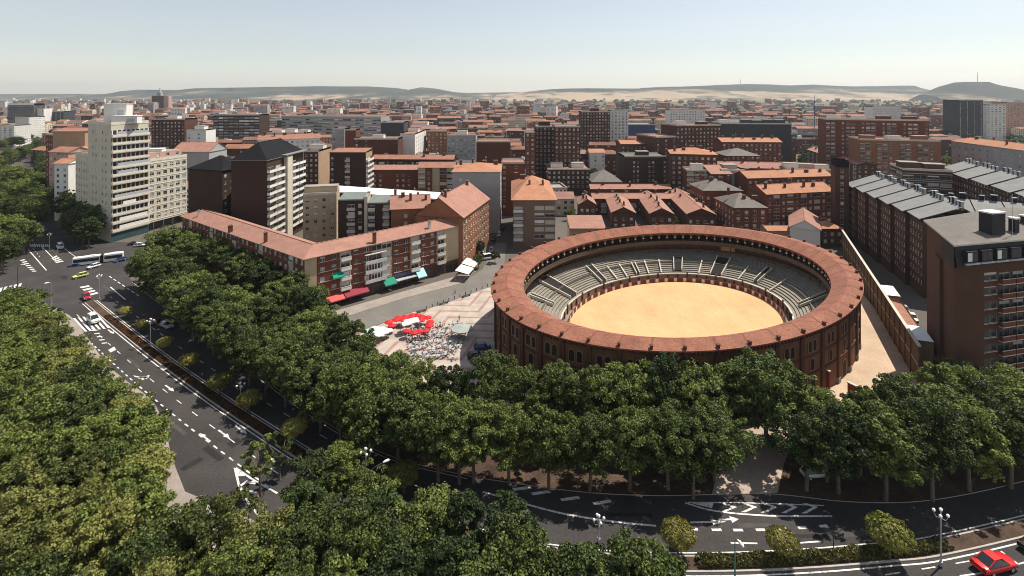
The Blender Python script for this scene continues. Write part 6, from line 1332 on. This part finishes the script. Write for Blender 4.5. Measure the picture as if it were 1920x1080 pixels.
def person(p, d, lab, top, leg, step=.18):
    """Standing or walking figure, one skinned body with clothes as faces of the same surface."""
    J = [(0, 0, .95), (0, 0, 1.2), (0, 0, 1.42), (0, 0, 1.53), (.02, 0, 1.66), (.03, 0, 1.74), (0, -.1, .9), (step, -.11, .5), (-.02 + step * .7, -.11, .09), (.14 + step * .7, -.12, .05), (0, .1, .9), (-step * .6, .11, .5), (-.1 - step, .11, .1), (.04 - step, .12, .05), (0, -.2, 1.4), (-.06, -.26, 1.15), (.06, -.26, .92), (0, .2, 1.4), (.08, .26, 1.15), (.18, .26, .93)]
    E = [(0, 1), (1, 2), (2, 3), (3, 4), (4, 5), (0, 6), (6, 7), (7, 8), (8, 9), (0, 10), (10, 11), (11, 12), (12, 13), (2, 14), (14, 15), (15, 16), (2, 17), (17, 18), (18, 19)]
    rad = [.15, .13, .15, .06, .105, .08, .1, .07, .05, .04, .1, .07, .05, .04, .065, .05, .04, .065, .05, .04]
    me = bpy.data.meshes.new('person'); me.from_pydata(J, E, []); o = link('person', me, None, (p.x, p.y, .02), math.atan2(d.y, d.x)); sk = o.modifiers.new('skin', 'SKIN')
    for i, sv_ in enumerate(me.skin_vertices[0].data): sv_.radius = (rad[i], rad[i]); sv_.use_root = i == 0
    o.modifiers.new('sub', 'SUBSURF').levels = 1; o.modifiers['sub'].render_levels = 1
    m = bpy.data.materials.new('clothes'); t, b = nodes(m); N, L = t.nodes, t.links; tc = N.new('ShaderNodeTexCoord'); sp = N.new('ShaderNodeSeparateXYZ'); L.new(tc.outputs['Object'], sp.inputs[0]); cr = N.new('ShaderNodeValToRGB'); cr.color_ramp.interpolation = 'CONSTANT'; e = cr.color_ramp.elements; e[0].color = (*leg, 1); e[1].position = .5; e[1].color = (*top, 1); k = e.new(.80); k.color = (.35, .2, .14, 1); k = e.new(.90); k.color = (.04, .025, .02, 1); mr = N.new('ShaderNodeMapRange'); mr.inputs[2].default_value = 1.9; L.new(sp.outputs[2], mr.inputs[0]); L.new(mr.outputs[0], cr.inputs[0]); L.new(cr.outputs[0], b.inputs['Base Color']); me.materials.append(m)
    tag(o, lab, 'person'); return o
person(G(861, 602), Vector((-1, .3)), 'person in dark clothes walking alone over the chevron paving', (.05, .05, .06), (.04, .04, .06))
person(G(125, 606), Vector((1, .4)), 'person in a pale blue top waiting at the left end of the zebra crossing', (.25, .32, .5), (.06, .06, .1)); person(G(129, 608), Vector((1, .4)), 'person in white beside the one in pale blue at the zebra crossing', (.6, .58, .55), (.08, .09, .16))
person(G(853, 551), Vector((1, .4)), 'person crossing the side street near the bollards', (.3, .05, .05), (.05, .05, .08))

# ------------------------------------------------------------------ the rest of the town
def inpoly(p, poly):
    c = False; j = len(poly) - 1
    for i in range(len(poly)):
        a, b = poly[i], poly[j]
        if (a.y > p.y) != (b.y > p.y) and p.x < (b.x - a.x) * (p.y - a.y) / (b.y - a.y) + a.x: c = not c
        j = i
    return c
FB = [(min(q.x for q in f), max(q.x for q in f), min(q.y for q in f), max(q.y for q in f), f) for f in FOOT]
def free(p, pad):
    for (x0, x1, y0, y1, f) in FB:
        if x0 - pad < p.x < x1 + pad and y0 - pad < p.y < y1 + pad: return False
    return True
rng = random.Random(11)
roofcols = [('terracotta', mat('far_terracotta', (.20, .095, .068), .9, .25, .05)), ('orange', mat('far_orange_tiles', (.29, .135, .082), .9, .25, .05)), ('pink tiled', mat('far_pink_tiles', (.26, .145, .115), .9, .25, .05)), ('grey flat', flatroof), ('dark grey', mat('far_slate', (.10, .095, .09), .9, .2, .05))]
def far_block(p, w_, d, h, rz, wi, ri, gable):
    m = MB(); R = Matrix.Rotation(rz, 4, 'Z')
    c = [R @ Vector(q) for q in ((-w_ / 2, -d / 2, 0), (w_ / 2, -d / 2, 0), (w_ / 2, d / 2, 0), (-w_ / 2, d / 2, 0))]; fu = rng.uniform(.8, 1.35); lens = [w_ * fu, d * fu if rng.random() < .6 else .5, w_ * fu, d * fu]
    for k in range(4):
        a, b = c[k], c[(k + 1) % 4]; L = lens[k]; m.quad([(a.x, a.y, 0), (b.x, b.y, 0), (b.x, b.y, h), (a.x, a.y, h)], 0, [(0, .4), (L, .4), (L, h + .4), (0, h + .4)])
    r = MB(); o = [R @ Vector((x * (w_ / 2 + .4), y * (d / 2 + .4), 0)) for x, y in ((-1, -1), (1, -1), (1, 1), (-1, 1))]
    if gable:
        rise = min(d, w_) * .17; e0, e1 = R @ Vector((-w_ / 2 + (d * .3 if gable == 2 else -.3), 0, 0)), R @ Vector((w_ / 2 - (d * .3 if gable == 2 else -.3), 0, 0)); Z = lambda v, z: (v.x, v.y, z)
        r.quad([Z(o[0], h), Z(o[1], h), Z(e1, h + rise), Z(e0, h + rise)]); r.quad([Z(o[2], h), Z(o[3], h), Z(e0, h + rise), Z(e1, h + rise)]); r.quad([Z(o[1], h), Z(o[2], h), Z(e1, h + rise)]); r.quad([Z(o[3], h), Z(o[0], h), Z(e0, h + rise)])
    else:
        i_ = [R @ Vector((x * (w_ / 2 - .4), y * (d / 2 - .4), 0)) for x, y in ((-1, -1), (1, -1), (1, 1), (-1, 1))]
        r.quad([(v.x, v.y, h + .02) for v in i_])
        for k in range(4): a, b, cc_, dd_ = o[k], o[(k + 1) % 4], i_[(k + 1) % 4], i_[k]; r.quad([(a.x, a.y, h - .3), (b.x, b.y, h - .3), (b.x, b.y, h + .9), (a.x, a.y, h + .9)]); r.quad([(a.x, a.y, h + .9), (b.x, b.y, h + .9), (cc_.x, cc_.y, h + .9), (dd_.x, dd_.y, h + .9)])
    root = empty('apartment_block', (p.x, p.y, 0)); wl = m.build('wall', FARW[wi][1], root); ro = r.build('roof', roofcols[ri][1], root)
    if rng.random() < .7:
        hb = MB(); a = min(w_, d) * .16
        x, y = rng.uniform(-.3, .3) * w_, rng.uniform(-.2, .2) * d; T = Matrix.Translation(R @ Vector((x, y, h - 1))) @ R; hb.box(-a, a, -a * .7, a * .7, 0, rng.uniform(3.2, 5), 0, False, T); hb.build('roof_hut', rng.choice([WALL['white'], WALL['brick'], WALL['grey'], WALL['brickd'], WALL['tan']]), ro)
    hs = 'low' if h < 15 else ('mid height' if h < 23 else 'tall'); ws_ = 'narrow' if w_ < 20 else ('wide' if w_ > 38 else '')
    return root, f'{hs} {ws_} {FARW[wi][0]} block with {roofcols[ri][0]} roof'.replace('  ', ' ')
NFAR = 0; Y = 236.0; far_list = []
while Y < 1180:
    x = -Y * 1.05 - 20
    while x < Y * 1.05 + 20:
        w_ = rng.uniform(12, 31) * (1 + Y / 2800); xx = x + w_ / 2; x += w_ + rng.uniform(1, 9) * (1 + Y / 1500)
        px = 960 + FPX * xx / Y
        if Y < 420 and (px < 300 or px > 1600): continue
        if Y < 290 and (px < 640 or px > 1500): continue
        p = Vector((xx, Y + rng.uniform(-8, 8)))
        if px < 95 and Y < 760: continue
        if px > 1700 and Y > 420 and Y < 1000 and rng.random() < .75: continue
        if px > 1490 and px < 1545 and 330 < Y < 560: continue
        d = rng.uniform(11, 17); 
        if not free(p, max(w_, d) * .34): continue
        h = rng.uniform(9, 15) if Y < 330 else (rng.uniform(12, 23) if Y < 700 else rng.uniform(12, 27))
        left = max(0, min(1, (700 - px) / 600))
        wi = rng.choices(range(8), [3, 3, 2 - left, 1.4 + 3 * left, 1.3 + 3.2 * left, 1.2, .6 + 1.5 * left, 1.4])[0]
        ri = rng.choices(range(5), [3, 1.6, 2, 2.4, 1.6])[0]
        far_list.append((p, w_, d, h, rng.gauss(.0, .16) + (math.pi / 2 if rng.random() < .22 else 0), wi, ri, (0 if ri == 3 else rng.choice([1, 1, 2]))))
    Y *= 1.085 if Y < 500 else 1.062
far_list.sort(key=lambda q: q[0].y)
keep = far_list[:232]; rest = far_list[232:]
print('far blocks', len(far_list))
for q in keep:
    r, lab = far_block(*q); tag(r, where(lab, q[0], 9), 'apartment block', 'far town blocks')
# beyond that the town reads as one mass
for band_i, (ya, yb) in enumerate(((1000, 1700), (1700, 4200))):
    pass
MBS = [MB() for _ in range(1)]; mats_far = [f[1] for f in FARW] + [r[1] for r in roofcols] + [leaf_d]
mf = MB()
def add_mass(p, w_, d, h, rz, wi, ri):
    R = Matrix.Rotation(rz, 3, 'Z'); c = [R @ Vector(q) + Vector((p.x, p.y, 0)) for q in ((-w_ / 2, -d / 2, 0), (w_ / 2, -d / 2, 0), (w_ / 2, d / 2, 0), (-w_ / 2, d / 2, 0))]
    for k in range(4): a, b = c[k], c[(k + 1) % 4]; L = (b - a).length; mf.quad([(a.x, a.y, 0), (b.x, b.y, 0), (b.x, b.y, h), (a.x, a.y, h)], wi, [(p.x % 50, .4), (p.x % 50 + L, .4), (p.x % 50 + L, h), (p.x % 50, h)])
    rs = 0 if ri == 3 else d * .2; e0, e1 = (c[0] + c[3]) / 2, (c[1] + c[2]) / 2; Z = lambda v, z: (v.x, v.y, z)
    mf.quad([Z(c[0], h), Z(c[1], h), Z(e1, h + rs), Z(e0, h + rs)], 8 + ri); mf.quad([Z(c[2], h), Z(c[3], h), Z(e0, h + rs), Z(e1, h + rs)], 8 + ri)
    if rs: mf.quad([Z(c[1], h), Z(c[2], h), Z(e1, h + rs)], wi); mf.quad([Z(c[3], h), Z(c[0], h), Z(e0, h + rs)], wi)
for q in rest: add_mass(*q[:7])
Y = 1180.0
while Y < 4300:
    x = -Y * 1.04
    while x < Y * 1.04:
        w_ = rng.uniform(12, 36); xx = x + w_ / 2; px = 960 + FPX * xx / Y; left = max(0, min(1, (720 - px) / 600)); x += w_ + rng.uniform(3, 30) * (1 + Y / 3000) * (1.0 if px < 1100 else 2.2)
        if px > 1480 and Y > 1500 and rng.random() < .55: continue
        if px > 900 and Y > 2600 and rng.random() < .6: continue
        h = rng.uniform(9, 24) if rng.random() < .85 else rng.uniform(24, 40)
        wi = rng.choices(range(8), [3, 3, 1.5, 1.6 + 3 * left, 1.6 + 3.4 * left, 1.4, .7 + 1.2 * left, 1.4])[0]
        add_mass(Vector((xx, Y + rng.uniform(-25, 25))), w_, rng.uniform(11, 20), h, rng.gauss(0, .2), wi, rng.choices(range(5), [3, 1.5, 2, 2.4, 1.8])[0])
    Y *= 1.055
mo_ = mf.build('distant_town', mats_far); mo_['kind'] = 'stuff'; mo_['label'] = 'mass of tiny distant blocks towards the hills'
# far tree belts
wdm = MB(); wr = random.Random(4)
def belt(px0, px1, Y0, Y1, n, s0, s1):
    for _ in range(n):
        Yq = wr.uniform(Y0, Y1); p = PX(wr.uniform(px0, px1), Yq); s = wr.uniform(s0, s1); k = 7
        for _ in range(26):
            u = Vector((wr.gauss(0, 1), wr.gauss(0, 1), abs(wr.gauss(0, .8)))).normalized(); c = Vector((p.x, p.y, s * .35)) + Vector((u.x * s, u.y * s, u.z * s * .85)); t = u.cross(Vector((wr.gauss(0, 1), wr.gauss(0, 1), wr.gauss(0, 1)))).normalized(); b = u.cross(t); z = s * .38
            wdm.quad([c + t * z, c + b * z, c - t * z, c - b * z])
belt(960, 1930, 1000, 3200, 520, 7, 15); belt(0, 960, 900, 3200, 330, 6, 13); belt(1480, 1930, 560, 1100, 200, 5, 9); belt(300, 1480, 420, 900, 130, 3.5, 6); belt(0, 2000, 3200, 5000, 260, 14, 24)
wo_ = wdm.build('distant_woods', leaf_d); wo_['kind'] = 'stuff'; wo_['label'] = 'dark tree belts between the distant blocks'
# church with a spire on the left skyline, masts
ch = tag(empty('church', (*PX(300, 1900).xy, 0)), 'grey church with a slim spire on the left skyline', 'church'); m = MB(); m.box(-24, 20, -10, 10, 0, 62); m.build('nave', WALL['brickd'], ch); m = MB(); m.box(-7, 7, -7, 7, 0, 74); m.tube([(0, 0, 74), (0, 0, 84), (0, 0, 92)], [6, 3, .3], 8); m.build('tower', WALL['grey'], ch); m = MB(); m.box(20, 38, -9, 9, 0, 60); m.build('transept', WALL['pink'], ch)
for (px, Y, yt, lab, rr) in ((1527, 640, 178, 'tall lattice mast among the trees left of the red complex', .55), (1833, 5200, 134, 'slim transmitter mast on the flat topped hill', 2.6), (1388, 7600, 147, 'transmitter mast on the long far ridge', 3.0), (1480, 900, 192, 'thin dark chimney mast beyond the office slab', .7)):
    p = PX(px, Y); zt_ = zat(yt, Y); z0_ = 0 if Y < 4000 else (140 if Y < 6000 else 170); r = tag(empty('radio_mast', (p.x, p.y, z0_)), lab, 'mast'); m = MB(); m.tube([(0, 0, 0), (0, 0, (zt_ - z0_) * .6), (0, 0, zt_ - z0_)], [rr, rr * .7, rr * .35], 6)
    for k in range(4): m.box(-rr * 1.8, rr * 1.8, -rr * .3, rr * .3, (zt_ - z0_) * (.55 + .1 * k), (zt_ - z0_) * (.55 + .1 * k) + rr * 1.5)
    m.build('mast', WALL['blue'] if Y < 4000 else darkmetal, r)

# ------------------------------------------------------------------ hills
def hill_mat(lo, hi, tan):
    """Scrub on the slopes; below about `hi` metres dry fields take over, `tan` sets how many."""
    m = bpy.data.materials.new('hillside'); t, b = nodes(m); N, L = t.nodes, t.links; g = N.new('ShaderNodeNewGeometry'); mp = N.new('ShaderNodeMapping'); mp.inputs['Scale'].default_value = (.0016, .0005, .012); L.new(g.outputs['Position'], mp.inputs[0]); n = N.new('ShaderNodeTexNoise'); n.inputs['Scale'].default_value = 1.0; n.inputs['Detail'].default_value = 9; n.inputs['Roughness'].default_value = .68; L.new(mp.outputs[0], n.inputs['Vector'])
    sp = N.new('ShaderNodeSeparateXYZ'); L.new(g.outputs['Position'], sp.inputs[0]); mr = N.new('ShaderNodeMapRange'); mr.inputs[1].default_value = lo; mr.inputs[2].default_value = hi; mr.inputs[3].default_value = tan; mr.inputs[4].default_value = -.12; L.new(sp.outputs[2], mr.inputs[0])
    ad = N.new('ShaderNodeMath'); L.new(n.outputs[0], ad.inputs[0]); L.new(mr.outputs[0], ad.inputs[1]); cr = N.new('ShaderNodeValToRGB'); e = cr.color_ramp.elements; e[0].position = .44; e[0].color = (.04, .045, .032, 1); e[1].position = .6; e[1].color = (.40, .30, .20, 1); k = e.new(.52); k.color = (.12, .105, .07, 1); L.new(ad.outputs[0], cr.inputs[0]); L.new(cr.outputs[0], b.inputs['Base Color']); b.inputs['Roughness'].default_value = 1; b.inputs['Specular IOR Level'].default_value = 0; return m
def interp(x, tab):
    for (a, ya), (b, yb) in zip(tab, tab[1:]):
        if x <= b: return ya + (yb - ya) * (x - a) / (b - a) if x >= a else ya
    return tab[-1][1]
def hills(name, tab, Y0, ext, mt, seed, depth=2600):
    """A ridge whose crest follows the skyline table (pixel column, pixel row) at distance Y0, with a foot in front and a plateau behind."""
    from mathutils import noise as mn
    n = 420; x0, x1 = tab[0][0], tab[-1][0]; rows = []
    prof = [(-ext, 0), (-ext * .72, .1), (-ext * .45, .27), (-ext * .25, .5), (-ext * .1, .82), (0, 1), (min(ext * .4, depth * .3), 1.0), (depth * .6, .9), (depth, 0)]
    for (dy, f) in prof:
        row = []
        for i in range(n + 1):
            px = x0 + (x1 - x0) * i / n; zc = max(0, zat(interp(px, tab), Y0)); x = (px - 960) * Y0 / FPX; wob = mn.noise(Vector((x * .0011, dy * .002, seed))) * .16 + mn.noise(Vector((x * .004, dy * .006, seed + 5))) * .08
            z = zc * max(0, f + (wob if 0 < f < 1 else 0)) if f else -2; gul = mn.noise(Vector((x * .003, 3.3, seed))) * ext * .2
            row.append((x, Y0 + dy + (gul if 0 < f < 1 else 0), z))
        rows.append(row)
    V = [p for r in rows for p in r]; F = [(k * (n + 1) + i, k * (n + 1) + i + 1, (k + 1) * (n + 1) + i + 1, (k + 1) * (n + 1) + i) for k in range(len(rows) - 1) for i in range(n)]
    me = bpy.data.meshes.new(name); me.from_pydata(V, [], F); me.materials.append(mt); me.polygons.foreach_set('use_smooth', [True] * len(F)); me.update(); return struct(link(name, me))
hm1, hm2, hm3 = hill_mat(40, 130, .0), hill_mat(20, 95, -.02), hill_mat(70, 150, .10)
hills('hills', [(200, 178), (225, 171), (260, 168), (330, 169), (365, 165.5), (420, 164.5), (480, 163.5), (500, 163), (545, 162.5), (600, 161.5), (640, 162), (690, 162), (725, 164), (745, 167), (765, 168.5), (790, 163.5), (815, 169), (850, 173), (900, 176), (950, 178)], 8200, 2400, hm1, 1)
hills('hills', [(930, 178), (985, 172), (1030, 167.5), (1060, 166), (1100, 165.5), (1180, 166), (1215, 166), (1230, 163.5), (1260, 162.5), (1320, 162), (1345, 159.5), (1400, 157.5), (1450, 158.5), (1500, 161), (1525, 158.5), (1560, 160.5), (1600, 162), (1640, 161.5), (1662, 167), (1690, 160.5), (1715, 160.5), (1735, 168), (1770, 172), (1800, 172), (1850, 178)], 7600, 2600, hm3, 2)
hills('hills', [(1735, 178), (1765, 169), (1785, 160), (1800, 154.5), (1815, 153.5), (1855, 153.5), (1868, 158), (1890, 163.5), (1915, 169), (1960, 174), (2010, 178)], 5200, 620, hm2, 3, 260)
hills('hills', [(-200, 178), (-120, 177), (60, 176.5), (240, 176), (500, 176), (800, 175.5), (960, 173), (1100, 172), (1500, 171), (2100, 172), (2300, 178)], 9400, 900, hm1, 4, 900)

# ------------------------------------------------------------------ air
hz = MB(); hx, hy0, hy1, hzt = 14000, -200, 10500, 300; hz.box(-hx, hx, hy0, hy1, -3, hzt, 0, True); ho = hz.build('haze', [], None)
m = bpy.data.materials.new('haze_air'); m.use_nodes = True; t = m.node_tree; t.nodes.clear(); pv_ = t.nodes.new('ShaderNodeVolumePrincipled'); pv_.inputs['Color'].default_value = (.84, .90, .97, 1); pv_.inputs['Density'].default_value = 6e-5; pv_.inputs['Anisotropy'].default_value = .3
oo = t.nodes.new('ShaderNodeOutputMaterial'); t.links.new(pv_.outputs[0], oo.inputs['Volume']); ho.data.materials.append(m); ho['kind'] = 'stuff'; ho['label'] = 'thin blue haze over the town'
print('objects', len(bpy.data.objects))
